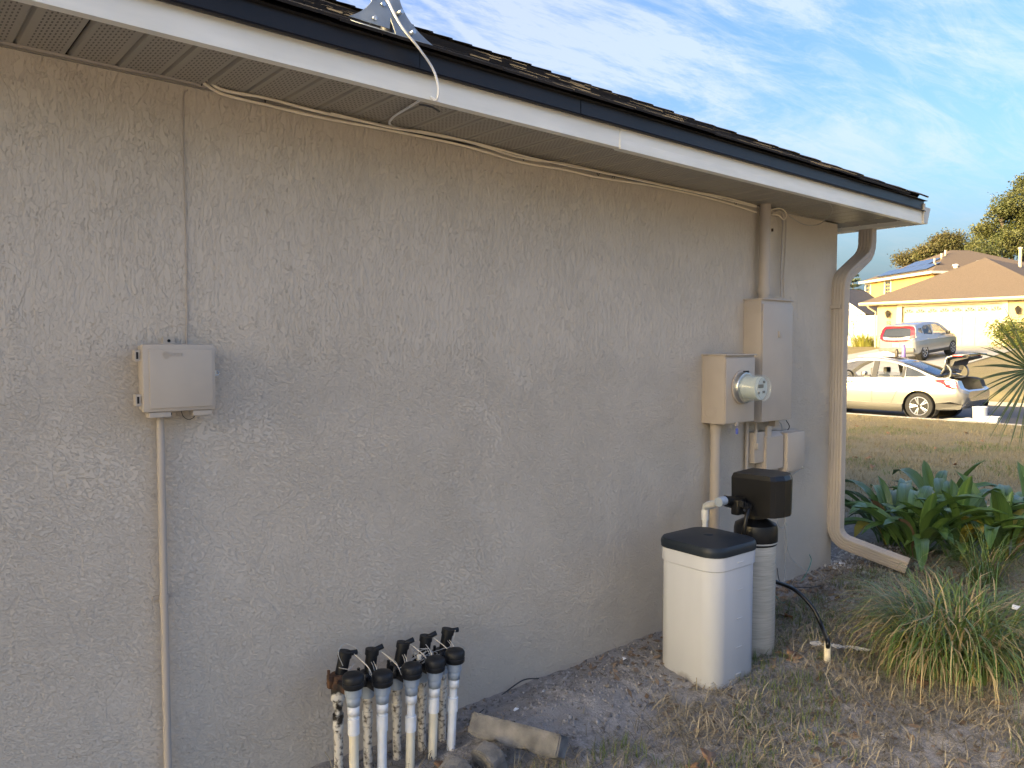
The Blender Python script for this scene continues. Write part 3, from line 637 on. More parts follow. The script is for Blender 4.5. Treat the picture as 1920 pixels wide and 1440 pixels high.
MB().box((-.145, .03, .815), (.09, .07, .05), bev=.01).tube([(-.16, .03, .82), (-.24, .03, .835)], .028, 10).box((-.175, .0, .80), (.05, .045, .08), bev=.01).build('bypass_valve', 'black_plastic', rt)
b = MB()
for k in range(4): b.box((-.13-.02*k, -.02, .80+.008*k), (.010, .05, .03))
b.build('valve_rib', 'black_dusty', rt)
# ---- white pvc plumbing
e = on_y(1322, 950, -.16); nx = rc + Vector((-.245, .03, .836))
pv = thing('water_pipe', 'white plastic pipes with elbows feeding the softener head', 'pipes', (e.x, -.16, 0))
def pvl(p): return Vector(p)-pv.location
for k, (dx, dy, dz) in enumerate(((0, 0, 0), (.045, .03, -.002))):
    a = Vector((e.x+dx, -.16+dy, e.z+dz)); bnd = arc_path([(a.x, a.y, -.05), (a.x, a.y, a.z), (nx.x-.0, nx.y+.02*k, nx.z-.005)], .03, 5)
    MB().tube([pvl(p) for p in bnd], .0145, 12).build('pipe', 'pvc', pv)
    MB().tube([pvl((a.x, a.y, a.z-.075)), pvl((a.x, a.y, a.z-.028)), pvl((a.x+.006, a.y, a.z-.006)), pvl((a.x+.028, a.y-.002, a.z)), pvl((a.x+.07, a.y-.004, a.z))], .020, 12).build('elbow', 'pvc', pv)
MB().tube([pvl(nx+Vector((-.05, 0, 0))), pvl(nx+Vector((.0, 0, .002)))], .024, 12).build('union', 'pvc_gray', pv)
# black tubes
cable('brine_tube', [rc+Vector((-.10, -.03, .80)), rc+Vector((-.16, -.05, .775)), rc+Vector((-.185, -.05, .70)), rc+Vector((-.175, -.03, .60))], .011, 'black_plastic', 'short black tube bending from the control head down behind the salt tank', 'hose', n=10)
hs = [rc+Vector((.05, .06, .40)), at(1452, 1090, 4.2), at(1490, 1106, 4.25), at(1524, 1140, 4.2), at(1543, 1180, 4.12), on_z(1551, 1240, .02)+Vector((0, 0, .105)), on_z(1551, 1240, .02)+Vector((0, 0, .06))]
cable('drain_hose', hs, .0115, 'black_plastic', 'black drain hose arching from the softener into a white pipe stub', 'hose', n=10, seg=8)
st = on_z(1551, 1240, .02); o = MB().tube([st+Vector((0, 0, -.06)), st+Vector((0, 0, .095))], .0175, 14).build('pipe_stub', 'pvc_cream'); tag(o, 'short white pipe stub in the soil holding the black hose', 'pipe')

# ================================================================== sprinkler valves
labels = ['leftmost sprinkler valve with black tar stained back pipe', 'second sprinkler valve from the left with a cream front pipe beside speckled back pipe', 'middle of the five sprinkler valves with black cap',
          'fourth sprinkler valve from the left with a yellowed front pipe', 'rightmost and tallest looking sprinkler valve beside the concrete edging']
fpx = [(662, 1262), (717, 1258), (772, 1244), (816, 1232), (853, 1217)]; bpx = [(633, 1240), (688, 1236), (743, 1222), (790, 1210), (828, 1196)]
VP = []
for i in range(5):
    f = on_y(*fpx[i], -.262); k = on_y(*bpx[i], -.135)
    vt = thing('sprinkler_valve', labels[i], 'valve', (f.x, -.262, -.03), group='row of sprinkler valves'); zt_ = f.z+.03       # cap top
    lean = Vector((.010*(i-2)*-.6-.012, 0, 0))
    top = Vector((0, 0, zt_))
    def fr(z, r0, r1, nm, mat, n=14, hx=False): return MB().tube([lean*(1-z[0]/zt_)+Vector((0, 0, z[0])), lean*(1-z[1]/zt_)+Vector((0, 0, z[1]))], [r0, r1], 8 if hx else n).build(nm, mat, vt)
    capz = zt_-.052
    MB().lathe([(.036, 0), (.039, .004), (.039, .018), (.0365, .020), (.0365, .024), (.0395, .026), (.0395, .040), (.034, .048), (.018, .053), (0, .054)], (0, 0, capz), 20).build('cap', 'black_dusty', vt)
    fr((capz-.030, capz+.002), .030, .032, 'breather_body', 'pvc_gray'); fr((capz-.066, capz-.030), .0245, .0265, 'reducer', 'pvc_gray', hx=True)
    z = capz-.066; fr((z-.034, z), .0222, .0222, 'union', 'pvc', hx=True); z -= .034
    lg = (.012, .012, .050, .008, .040)[i]; fr((z-lg, z), .0155, .0155, 'nipple', 'pvc'); z -= lg
    cl_ = (.060, .060, .058, .056, .056)[i]; fr((z-cl_, z), .0212, .0212, 'coupling', 'pvc'); z -= cl_
    fr((0, z), .0175, .0175, 'pipe', ('pvc_cream', 'pvc', 'pvc_cream', 'pvc_cream', 'pvc_dirty')[i] if i != 4 else 'pvc')
    # back leg with the electric valve
    kb = Vector((k.x-f.x, .127, 0)); zk = k.z+.03
    bm_ = 'pvc_stained' if i == 0 else 'pvc_dirty'
    def bk(z0, z1, r0, nm, mat, r1=None, hx=False): return MB().tube([kb+Vector((0, 0, z0)), kb+Vector((0, 0, z1))], [r0, r1 or r0], 8 if hx else 14).build(nm, mat, vt)
    zb = zk-.085
    bk(0, zb-.17, .0172, 'pipe', 'pvc_dirty'); bk(zb-.17, zb-.115, .0208, 'coupling', bm_); bk(zb-.115, zb-.085, .0155, 'nipple', bm_); bk(zb-.085, zb-.06, .0195, 'union', bm_, hx=True); bk(zb-.06, zb-.005, .026, 'reducer', 'pvc_stained' if i == 0 else 'pvc_gray')
    bv = MB().lathe([(.030, 0), (.040, .006), (.042, .020), (.034, .034), (.028, .05)], kb+Vector((0, 0, zb-.012)), 16)
    bv.box(kb+Vector((0, -.055, zb+.006)), (.044, .10, .030), bev=.008).box(kb+Vector((-.038, -.01, zb+.022)), (.016, .022, .050), bev=.004).tube([kb+Vector((-.042, -.01, zb+.03)), kb+Vector((-.042, -.01, zb+.065))], .006, 8)
    for a in range(6): bv.tube([kb+Vector((.038*math.cos(a*1.047), .038*math.sin(a*1.047), zb+.018)), kb+Vector((.038*math.cos(a*1.047), .038*math.sin(a*1.047), zb+.030))], .005, 6)
    bv.build('valve_body', 'rust' if i == 0 else 'black_plastic', vt)
    tl = Vector((.014, -.004, .066)) if i % 2 == 0 else Vector((.009, 0, .068))
    s0 = kb+Vector((.012, 0, zb+.03)); s1 = s0+tl
    sb_ = MB().tube([s0, s1], .0225, 14).tube([s1, s1+tl.normalized()*.022], .0265, 14).build('solenoid', 'black_dusty', vt)
    ang = (-18, 28, 22, 16, 4)[i]
    d = Vector((math.cos(R(ang)), -.25, .30 if 0 < i < 4 else -.02)).normalized(); MB().tube([s1+tl.normalized()*.012, s1+tl.normalized()*.012+d*.046], .0105, 8).build('wire_boss', 'black_dusty', sb_)
    VP.append(vt.location + s1)
wn = thing('valve_wiring', 'thin grey control wires tangled over the tops of the sprinkler valves', 'wires', (VP[2].x, VP[2].y, 0))
rr = random.Random(11)
for i in range(4):
    for j in range(2):
        a = VP[i]+Vector((.03, -.02, .01)); c = VP[i+1]+Vector((-.02+.01*j, -.03, -.015)); m_ = a.lerp(c, .5)+Vector((0, -.07-.02*j, -.040-.022*j+rr.uniform(-.01, .01)))
        pts = [a, a.lerp(m_, .35)+Vector((.012, -.03, -.012)), a.lerp(m_, .75)+Vector((.0, -.015, -.014)), m_, m_.lerp(c, .4)+Vector((0, -.02, -.006)), m_.lerp(c, .75)+Vector((-.01, -.03, .01)), c]
        MB().tube(spline([p-wn.location for p in pts], 6), .0014, 5).build('wire', 'wire_gray' if j == 0 else 'cable_cream', wn)
for pts in ([VP[0]+Vector((-.02, -.025, -.02)), VP[0]+Vector((-.035, -.02, .03)), VP[0]+Vector((0, 0, .05)), VP[0]+Vector((.04, -.02, .03)), VP[0]+Vector((.06, -.03, 0))],
            [VP[0]+Vector((-.028, -.01, -.03)), VP[0]+Vector((.0, -.035, -.035)), VP[0]+Vector((.028, -.02, -.025))],
            [VP[3]+Vector((-.02, -.03, .0)), VP[3]+Vector((.0, -.06, -.04)), VP[3]+Vector((.015, -.10, -.08)), VP[3]+Vector((.0, -.14, -.13)), VP[3]+Vector((-.01, -.13, -.16))],
            [VP[4]+Vector((.02, -.03, .02)), VP[4]+Vector((-.02, -.05, -.03)), VP[3]+Vector((.05, -.05, -.03)), VP[3]+Vector((-.03, -.04, -.04)), VP[2]+Vector((.04, -.06, -.05))],
            [VP[4]+Vector((-.01, -.04, -.02)), VP[4]+Vector((.03, -.06, -.04)), VP[4]+Vector((.045, -.06, -.055))]):
    MB().tube(spline([p-wn.location for p in pts], 6), .0014, 5).build('wire', 'wire_gray', wn)
for k in range(5):
    c = VP[2].lerp(VP[3], .3+.12*k)+Vector((0, -.05, -.03)); pts = [c+Vector((rr.uniform(-.05, .05), rr.uniform(-.02, .02), rr.uniform(-.03, .03))) for _ in range(6)]
    MB().tube(spline([p-wn.location for p in pts], 5), .0013, 5).build('wire', 'wire_gray', wn)
p = VP[2].lerp(VP[3], .35)+Vector((0, -.06, -.03)); MB().box(p-wn.location, (.016, .012, .022), bev=.003).build('wire_connector', 'cable_cream', wn)

# ================================================================== ground
ROAD0, ROAD1, ZROAD = 18.6, 25.6, -.125
def lin(x, tab):
    for (a, za), (b, zb) in zip(tab, tab[1:]):
        if x <= b: return za + (zb-za)*max(0, (x-a))/(b-a)
    return tab[-1][1]
PROF = [(-300, 0), (2.5, 0), (5.2, .035), (8, .05), (15, -.01), (ROAD0-.25, -.03), (ROAD0-.001, -.03), (ROAD0+.001, -.28), (ROAD1-.001, -.28), (ROAD1+.001, .02), (44, 1.60), (60, 1.75), (900, 2.0)]
def nz(x, y, z=0.): return mnoise.noise((x, y, z))
def gz(x, y):
    z = lin(x, PROF)
    if -4 < y < .3 and 0 < x < 8:
        f = min(1, (y+4)/.6)*min(1, (8-x)/.8)*min(1, x)
        z += f*(.022*nz(x*1.7, y*1.7) + .012*nz(x*5, y*5, 3) + .009*nz(x*14, y*14, 5) + .005*nz(x*33, y*33, 8))
        m_ = math.exp(-(((x-2.55)/.62)**2 + ((y+.30)/.24)**2)); z += m_*(.055 + .02*nz(x*9, y*9, 2) + .012*abs(nz(x*24, y*24, 6)))
        z -= .03*math.exp(-(((x-1.75)/.35)**2+((y+.12)/.12)**2))
    elif 6 < x < ROAD0-.3 and y < 12: z += .012*nz(x*.8, y*.8)
    return z
def axis(segs):
    out = []
    for a, b, st in segs: out += list(np.arange(a, b-1e-6, st))
    return out
xs = sorted(set(round(v, 4) for v in [-300, -150, -60, -20, -5, -1] + axis([(0, 1.2, .1), (1.2, 5.8, .022), (5.8, 8, .06), (8, 18, .4)]) + [ROAD0-.25, ROAD0-.001, ROAD0+.001, 22, ROAD1-.001, ROAD1+.001, 28, 32, 36, 40, 44, 50, 60, 90, 160, 300, 600, 900]))
ys = sorted(set(round(v, 4) for v in [-400, -150, -60, -25, -12, -7, -5] + axis([(-4, -2.6, .1), (-2.6, .06, .022), (.06, 3, .3), (3, 12, .6), (12, 30, 3)]) + [30, 45, 70, 120, 250, 500]))
V = np.array([(x, y, gz(x, y)) for x in xs for y in ys], dtype=np.float32)
ny = len(ys); I = np.arange(len(xs)*ny).reshape(len(xs), ny)
Q = np.stack([I[:-1, :-1].ravel(), I[1:, :-1].ravel(), I[1:, 1:].ravel(), I[:-1, 1:].ravel()], 1)
def ground_mat():
    m = bpy.data.materials.new('ground'); m.use_nodes = True; t = m.node_tree; b = t.nodes['Principled BSDF']; M['ground'] = m
    def n(ty, **k):
        q = t.nodes.new(ty)
        for a, v in k.items(): setattr(q, a, v)
        return q
    co = n('ShaderNodeTexCoord').outputs['Object']; sp = n('ShaderNodeSeparateXYZ'); t.links.new(co, sp.inputs[0])
    def noise(scale, detail=5, lo=.35, hi=.65):
        q = n('ShaderNodeTexNoise'); t.links.new(co, q.inputs['Vector']); q.inputs['Scale'].default_value = scale; q.inputs['Detail'].default_value = detail; q.inputs['Roughness'].default_value = .62
        r = n('ShaderNodeMapRange'); t.links.new(q.outputs[0], r.inputs[0]); r.inputs[1].default_value = lo; r.inputs[2].default_value = hi; return r.outputs[0], q.outputs[0]
    def mix(f, a, c):
        q = n('ShaderNodeMix', data_type='RGBA')
        for i, v in ((0, f), (6, a), (7, c)):
            if isinstance(v, tuple): q.inputs[i].default_value = (*v, 1)
            elif isinstance(v, float): q.inputs[i].default_value = v
            else: t.links.new(v, q.inputs[i])
        return q.outputs[2]
    f1, r1 = noise(26); f2, _ = noise(4); f3, r3 = noise(120, 4); f4, _ = noise(.5, 4); f5, _ = noise(55, 3, .62, .70)
    soil = mix(f1, (.15, .14, .13), (.44, .41, .38)); soil = mix(f2, soil, (.31, .29, .27)); soil = mix(f5, soil, (.30, .28, .25))
    lawn = mix(f3, (.17, .135, .08), (.32, .265, .165)); lawn = mix(f4, lawn, (.20, .175, .085))
    s = n('ShaderNodeMapRange', interpolation_type='SMOOTHSTEP'); t.links.new(sp.outputs[0], s.inputs[0]); s.inputs[1].default_value = 6.3; s.inputs[2].default_value = 7.4
    t.links.new(mix(s.outputs[0], soil, lawn), b.inputs['Base Color']); b.inputs['Roughness'].default_value = .95; b.inputs['Specular IOR Level'].default_value = .2
    bp = n('ShaderNodeBump'); bp.inputs['Strength'].default_value = .9; bp.inputs['Distance'].default_value = .012
    ad = n('ShaderNodeMath', operation='ADD'); t.links.new(r1, ad.inputs[0]); t.links.new(r3, ad.inputs[1]); t.links.new(ad.outputs[0], bp.inputs['Height']); t.links.new(bp.outputs[0], b.inputs['Normal'])
ground_mat()
tag(np_mesh('ground', V, Q, 'ground', smooth=True), kind='structure')
pm('asphalt', (.055, .055, .058), (.085, .084, .082), 90, .9, .4, 200)
pm('concrete', (.40, .385, .355), (.34, .325, .295), 3, .9, .3, 120)
road = MB().add([(ROAD0-.005, -120, ZROAD), (ROAD1+.005, -120, ZROAD), (ROAD1+.005, 200, ZROAD), (ROAD0-.005, 200, ZROAD)], [(0, 1, 2, 3)]).build('road', 'asphalt'); tag(road, kind='structure')
for x0, x1 in ((ROAD0-.16, ROAD0+.02), (ROAD1-.02, ROAD1+.16)):
    k = MB().box(((x0+x1)/2, 40, -.10), (x1-x0, 320, .17), bev=.02).build('kerb', 'concrete'); tag(k, kind='structure')
# neighbour's driveway, following the slope
dv = MB(); dl = []
for x in (ROAD1+.165, 30, 34, 38, 43.9):
    zz_ = lin(x, PROF)+.03; fl = max(0, (28-x)/3)*1.2; dl += [(x, 9.7-fl-(43.9-x)*.03, zz_), (x, 16.2+fl, zz_)]
dv.add(dl, [(2*i, 2*i+2, 2*i+3, 2*i+1) for i in range(4)]); tag(dv.build('driveway', 'concrete'), kind='structure')
# ------------------------------------------------------------------ blades
def blades(name, P, hgt, wid, lean, mat, hd=None, seg=2, z=None, parent=None, curl=0.):
    """P: n x 3 roots; each blade a bent strip"""
    n = len(P); hgt = np.broadcast_to(hgt, n); wid = np.broadcast_to(wid, n); lean = np.broadcast_to(lean, n)
    hd = rng.uniform(0, 6.283, n) if hd is None else hd
    dx, dy = np.cos(hd), np.sin(hd); sx, sy = -dy, dx; ts = np.linspace(0, 1, seg+1); Vs = []
    for t_ in ts:
        ang = lean*(.35+.9*t_) + curl*t_*t_
        if t_ == 0: px = np.zeros(n); pz = np.zeros(n)
        else: px = px + np.sin(ang)*hgt/seg; pz = pz + np.cos(ang)*hgt/seg
        w_ = wid*(1-t_**1.6)*.5 + wid*.04
        for s_ in (-1, 1): Vs.append(np.stack([P[:, 0]+dx*px+sx*w_*s_, P[:, 1]+dy*px+sy*w_*s_, P[:, 2]+pz], 1))
    V = np.stack(Vs, 1).reshape(-1, 3); k = 2*(seg+1); base = (np.arange(n)*k)[:, None]
    T = np.concatenate([base+np.array([[2*i, 2*i+1, 2*i+3, 2*i+2]]) for i in range(seg)], 0)
    return np_mesh(name, V, T, mat, parent)
pm('straw', (.46, .39, .26), (.26, .21, .13), 3, .8, island=.8, spec=.2)
pm('thatch', (.075, .065, .05), (.33, .285, .20), 3, .9, island=.8, spec=.2)
pm('green_blade', (.075, .13, .028), (.16, .20, .055), 3, .6, island=.8, trans=.25, spec=.3)
pm('lawn_blade', (.35, .285, .175), (.19, .155, .08), 1.2, .8, island=.75, spec=.2, trans=.2)
def scatter(n, x0, x1, y0, y1, keep=None):
    x = rng.uniform(x0, x1, n); y = rng.uniform(y0, y1, n)
    if keep is not None: k = keep(x, y); x, y = x[k], y[k]
    return np.array([(a, b, gz(a, b)) for a, b in zip(x, y)])
def npn(x, y, s, o=0): return np.array([nz(a*s, b*s, o) for a, b in zip(x, y)])
# near yard: lying dead grass over soil, sparser on the bare mound and by the wall
def near_keep(x, y):
    d = npn(x, y, 1.6, 4)*.5+npn(x, y, 5, 9)*.4
    bare = np.exp(-(((x-2.5)/.7)**2+((y+.3)/.26)**2))*1.5 + np.clip(1-(-y)/.25, 0, 1)*.7
    return rng.uniform(0, 1, len(x)) < np.clip(.75 + d - bare, .02, 1)
P = scatter(70000, 1.3, 6.4, -2.9, -.02, near_keep); P[:, 2] += .002
o = blades('dead_grass', P, rng.uniform(.02, .10, len(P)), rng.uniform(.0018, .0045, len(P)), rng.uniform(.95, 1.62, len(P)), 'thatch'); tag(o, kind='stuff')
P = scatter(26000, 1.3, 6.4, -2.9, -.05, lambda x, y: near_keep(x, y) & (npn(x, y, 2.3, 1)+.5*npn(x, y, 8, 2) > .0)); P[:, 2] += .004
o = blades('straw', P, rng.uniform(.04, .17, len(P)), rng.uniform(.002, .0048, len(P)), rng.uniform(1.05, 1.66, len(P)), 'straw', seg=3, curl=.3); tag(o, kind='stuff')
P = scatter(34000, 1.6, 6.8, -2.9, -.25, lambda x, y: (npn(x, y, 1.6, 21)+.5*npn(x, y, 6, 22) > .10) & (np.exp(-(((x-2.5)/.8)**2+((y+.3)/.3)**2)) < .25))
o = blades('green_grass', P, rng.uniform(.025, .075, len(P)), rng.uniform(.002, .004, len(P)), rng.uniform(.2, 1.0, len(P)), 'green_blade'); tag(o, kind='stuff')
# lawn towards the street
def lawn_keep(x, y): return (y > -4.6+(x-6)*.28) & (y < .6+(x-6)*.55)
P = scatter(150000, 6.6, ROAD0-.2, -4.5, 7.6, lambda x, y: lawn_keep(x, y) & (rng.uniform(0, 1, len(x)) < np.clip(1.25-x/22, .35, 1)))
tuft = .55+np.clip(npn(P[:, 0], P[:, 1], 2.3, 31)+.6*npn(P[:, 0], P[:, 1], 7, 32), -.5, .9); P = P[tuft > .28]; tuft = tuft[tuft > .28]
o = blades('lawn_grass', P, rng.uniform(.03, .075, len(P))*(.5+tuft), rng.uniform(.004, .009, len(P)), rng.uniform(.15, 1.3, len(P)), 'lawn_blade', seg=1); tag(o, kind='stuff')
P = scatter(26000, 6.2, 16.0, -2.6, 4.4, lambda x, y: (npn(x, y, .9, 5)+.4*npn(x, y, 3, 6) > .12) & lawn_keep(x, y))
o = blades('lawn_greenery', P, rng.uniform(.03, .07, len(P)), rng.uniform(.004, .008, len(P)), rng.uniform(.1, .9, len(P)), 'green_blade', seg=1); tag(o, kind='stuff')
# mulch chips and crumbs of soil at the corner
pm('crumb', (.13, .115, .10), (.24, .215, .19), 4, .95, island=.8)
pm('clod', (.22, .205, .19), (.40, .375, .35), 9, .95, .6, 70, .006, island=.5)
pm('pale_crumb', (.62, .60, .56), (.45, .43, .40), 4, .9, island=.8)
def crumbs(name, P, s0, s1, mat):
    n = len(P); base = np.array([(1, 0, 0), (-.5, .87, 0), (-.5, -.87, 0), (0, 0, 1.1), (0, 0, -.6)]); T = np.array([(0, 1, 3), (1, 2, 3), (2, 0, 3), (1, 0, 4), (2, 1, 4), (0, 2, 4)])
    s_ = rng.uniform(s0, s1, n)[:, None, None]*rng.uniform(.5, 1.4, (n, 1, 3)); a = rng.uniform(0, 6.28, n); ca, sa = np.cos(a), np.sin(a)
    b = base[None]*s_ + rng.normal(0, .25, (n, 5, 3))*s_; x = b[..., 0]*ca[:, None]-b[..., 1]*sa[:, None]; y = b[..., 0]*sa[:, None]+b[..., 1]*ca[:, None]
    V = np.stack([x+P[:, 0, None], y+P[:, 1, None], b[..., 2]+P[:, 2, None]], 2).reshape(-1, 3); TT = (np.arange(n)*5)[:, None, None]+T[None]
    return tag(np_mesh(name, V, TT.reshape(-1, 3), mat), kind='stuff')
P = scatter(9000, 1.3, 6.0, -2.2, -.01, lambda x, y: rng.uniform(0, 1, len(x)) < np.exp(y*1.3)); crumbs('soil_crumbs', P, .003, .011, 'crumb')
P = scatter(5200, 1.75, 3.4, -.85, -.02, lambda x, y: rng.uniform(0, 1, len(x)) < np.exp(-(((x-2.5)/.65)**2+((y+.30)/.26)**2))); P[:, 2] -= .003; crumbs('soil_clods', P, .003, .012, 'clod')
P = scatter(260, 1.8, 6.0, -1.6, -.02); crumbs('pale_chips', P, .002, .007, 'pale_crumb')
P = scatter(900, 5.2, 6.2, -.35, .5); crumbs('gravel', P, .006, .016, 'pale_crumb')

# brown leaf litter worked into the soil by the corner and along the wall
pm('litter', (.13, .085, .055), (.27, .20, .14), 3, .85, island=.85, spec=.2)
P = scatter(5200, 2.6, 6.2, -1.9, -.03, lambda x, y: rng.uniform(0, 1, len(x)) < np.clip(.25+.75*np.exp(-((x-4.9)/1.0)**2)*np.exp(y*.9)+.3*npn(x, y, 3, 14), 0, 1)); n = len(P)
a = rng.uniform(0, 6.283, n); t1 = rng.normal(0, .35, n); L0 = rng.uniform(.012, .034, n); W0 = L0*rng.uniform(.3, .6, n); ux_ = np.stack([np.cos(a), np.sin(a), t1], 1)*L0[:, None]; vx_ = np.stack([-np.sin(a), np.cos(a), rng.normal(0, .35, n)], 1)*W0[:, None]
P[:, 2] += .006; tag(np_mesh('leaf_litter', np.stack([P-ux_, P+vx_, P+ux_, P-vx_], 1).reshape(-1, 3), np.arange(n*4).reshape(-1, 4), 'litter'), kind='stuff')

# ================================================================== concrete edging blocks
def edging(label, loc, rz, n_sc, tilt, L_=.13, th=.055, hgt=.12, scal=.045):
    b = MB(); out = [(0, 0)]
    for k in range(n_sc):
        for i in range(9):
            a = math.pi*i/8; out.append((L_*(k+.5)+L_*.5*math.cos(a)*-1, -(hgt*.62+scal*math.sin(a))))
    out.append((L_*n_sc, 0))
    bm_ = MB().prism([out], th, lambda u, v, w_: (u-L_*n_sc/2, v, w_)).mesh('edging_block')
    bb = bmesh.new(); bb.from_mesh(bm_); bmesh.ops.bevel(bb, geom=[e_ for e_ in bb.edges if e_.calc_face_angle(0) > .9], offset=.006, segments=2, affect='EDGES'); bmesh.ops.subdivide_edges(bb, edges=[e_ for e_ in bb.edges if e_.calc_length() > .03], cuts=2, use_grid_fill=True)
    for v in bb.verts: v.co += Vector((nz(*(v.co*40).xy, v.co.z*40), nz(*(v.co*40).xy, v.co.z*40+9), nz(*(v.co*40).xy, 5)))*.0035
    bb.to_mesh(bm_); bb.free(); o = link('edging_block', bm_, 'concrete_edge', None, False); o.location = loc; o.rotation_euler = (tilt[0], tilt[1], rz); return tag(o, label, 'edging block', 'concrete edging blocks')
c0 = on_z(903, 1385, .0); c1 = on_z(1068, 1440, .0); c = (c0+c1)/2; ea = math.atan2(c1.y-c0.y, c1.x-c0.x)
edging('long scalloped concrete edging block lying beside the sprinkler valves', (c.x, c.y, gz(c.x, c.y)+.095), ea, 3, (R(60), R(-2), 0), (c1-c0).length/3, .075, .12, .014)
c = on_z(918, 1436, .03); edging('round-topped end of a concrete edging block in front of the long block', (c.x-.02, c.y+.0, gz(c.x, c.y)-.02), ea-.25, 1, (R(-75), R(0), 0), .13, .07)
c = on_z(868, 1452, .03); edging('low rounded concrete edging block at the bottom edge beside the rightmost valve', (c.x-.04, c.y, gz(c.x, c.y)-.035), ea-.1, 1, (R(-70), 0, 0), .13, .07)

# ================================================================== fallen leaves and scraps
pm('dead_leaf', (.20, .105, .055), (.28, .17, .10), 20, .75, .3, 60, spec=.3)
def leaf(label, px, py, size, rz, tilt, group=None, zoff=.012, lobed=True):
    p = on_z(px, py, 0.03); p.z = gz(p.x, p.y)+zoff
    if p.x > 7: p = on_z(px, py, .0); p.z = gz(p.x, p.y)+zoff+.03
    out = []
    for k in range(24):
        a = k/24*6.2832; r_ = .5*(1+.28*math.cos(5*a)*(1 if lobed else .0)+.08*math.sin(9*a))*(1-.25*abs(math.sin(a/2)) if lobed else 1); out.append((r_*math.cos(a), r_*math.sin(a)*(.72 if lobed else .45)))
    b = MB(); vs = [(0, 0, .0)] + [(x*size, y*size, size*(.22*y*y*4*.3+.10*math.sin(x*6+py))) for x, y in out]
    b.add(vs, [(0, i+1, (i+1) % 24+1) for i in range(24)]); me = b.mesh('fallen_leaf'); o = link('fallen_leaf', me, 'dead_leaf', None, True)
    md_ = o.modifiers.new('thickness', 'SOLIDIFY'); md_.thickness = .0012
    o.location = p; o.rotation_euler = (*tilt, rz); tag(o, label, 'leaf', group)
leaf('large brown leaf under the grass clump', 1728, 1276, .13, .3, (R(25), R(10)))
leaf('curled brown leaf in the bottom foreground grass', 1330, 1420, .10, 1.2, (R(20), R(-15)), zoff=.025)
leaf('smaller brown leaf left of the curled leaf at the bottom', 1296, 1436, .08, 2.4, (R(-15), R(12)), zoff=.02)
leaf('dull brown leaf just right of the fibreglass cylinder', 1478, 1160, .11, .5, (R(15), R(20)))
leaf('reddish leaf at the base of the fibreglass cylinder', 1488, 1232, .12, .2, (R(12), R(-8)))
leaf('brown leaf below the dull leaf by the cylinder', 1468, 1225, .07, 2.0, (R(20), R(0)))
leaf('rust coloured leaf between the pipes at the rightmost valve', 826, 1432, .07, 1.0, (R(10), R(10)))
for i, (a, c_) in enumerate([(1652, 845), (1603, 866), (1690, 852), (1754, 846), (1628, 867), (1635, 886), (1661, 803), (1697, 807), (1665, 815), (1606, 802), (1740, 800), (1812, 815), (1790, 880), (1840, 830)]):
    leaf('small brown leaf lying on the lawn beyond the corner', a, c_, .085, i*1.3, (R(25), R(15*math.sin(i))), 'small leaves on the lawn')
glass('plastic_film', (.75, .76, .78), .45, .25)
p = on_z(1565, 1218, .02); b = MB(); nu, nv = 14, 5; vs = []
for i in range(nu):
    for j in range(nv):
        u = i/(nu-1); v = j/(nv-1)-.5; vs.append((u*.30-.15, v*(.05-.02*u), .012+.016*abs(math.sin(u*9+v*8))+.01*nz(u*8, v*6, 3)))
b.add(vs, [(i*nv+j, (i+1)*nv+j, (i+1)*nv+j+1, i*nv+j+1) for i in range(nu-1) for j in range(nv-1)], sm=True); o = b.build('plastic_scrap', 'plastic_film'); o.location = (p.x+.02, p.y-.02, gz(p.x, p.y)); o.rotation_euler = (0, 0, R(-60)); tag(o, 'clear crumpled plastic strip lying beside the white pipe stub', 'plastic')
pm('scrap_white', (.75, .75, .76), None, 10, .6)
for lab, px, py, s_ in (('torn white scrap on the soil near the downspout elbow', 1578, 1062, .035), ('white paper scrap stuck in the grass clump at the right edge', 1905, 1140, .03), ('small white chip on the bare soil mound', 1170, 1236, .018), ('white chip beside the long edging block', 968, 1340, .016)):
    p = on_z(px, py, .03 if py != 1140 else .33); b = MB(); b.add([(-s_, -s_*.4, 0), (s_*.6, -s_*.5, s_*.3), (s_, s_*.3, s_*.1), (0, s_*.5, s_*.5), (-s_*.8, s_*.4, .0)], [(0, 1, 3), (1, 2, 3), (0, 3, 4)])
    o = b.build('paper_scrap', 'scrap_white'); o.location = (p.x, p.y, max(p.z, gz(p.x, p.y)+.006)); tag(o, lab, 'scrap')
cable('ground_wire', [on_z(880, 1352, .02), on_y(930, 1312, -.03), on_y(965, 1285, -.03), on_y(985, 1274, -.04), on_z(1010, 1272, .03)], .003, 'cable_dark', 'dark wire lying along the foot of the wall beside the dirt mound', 'wire')

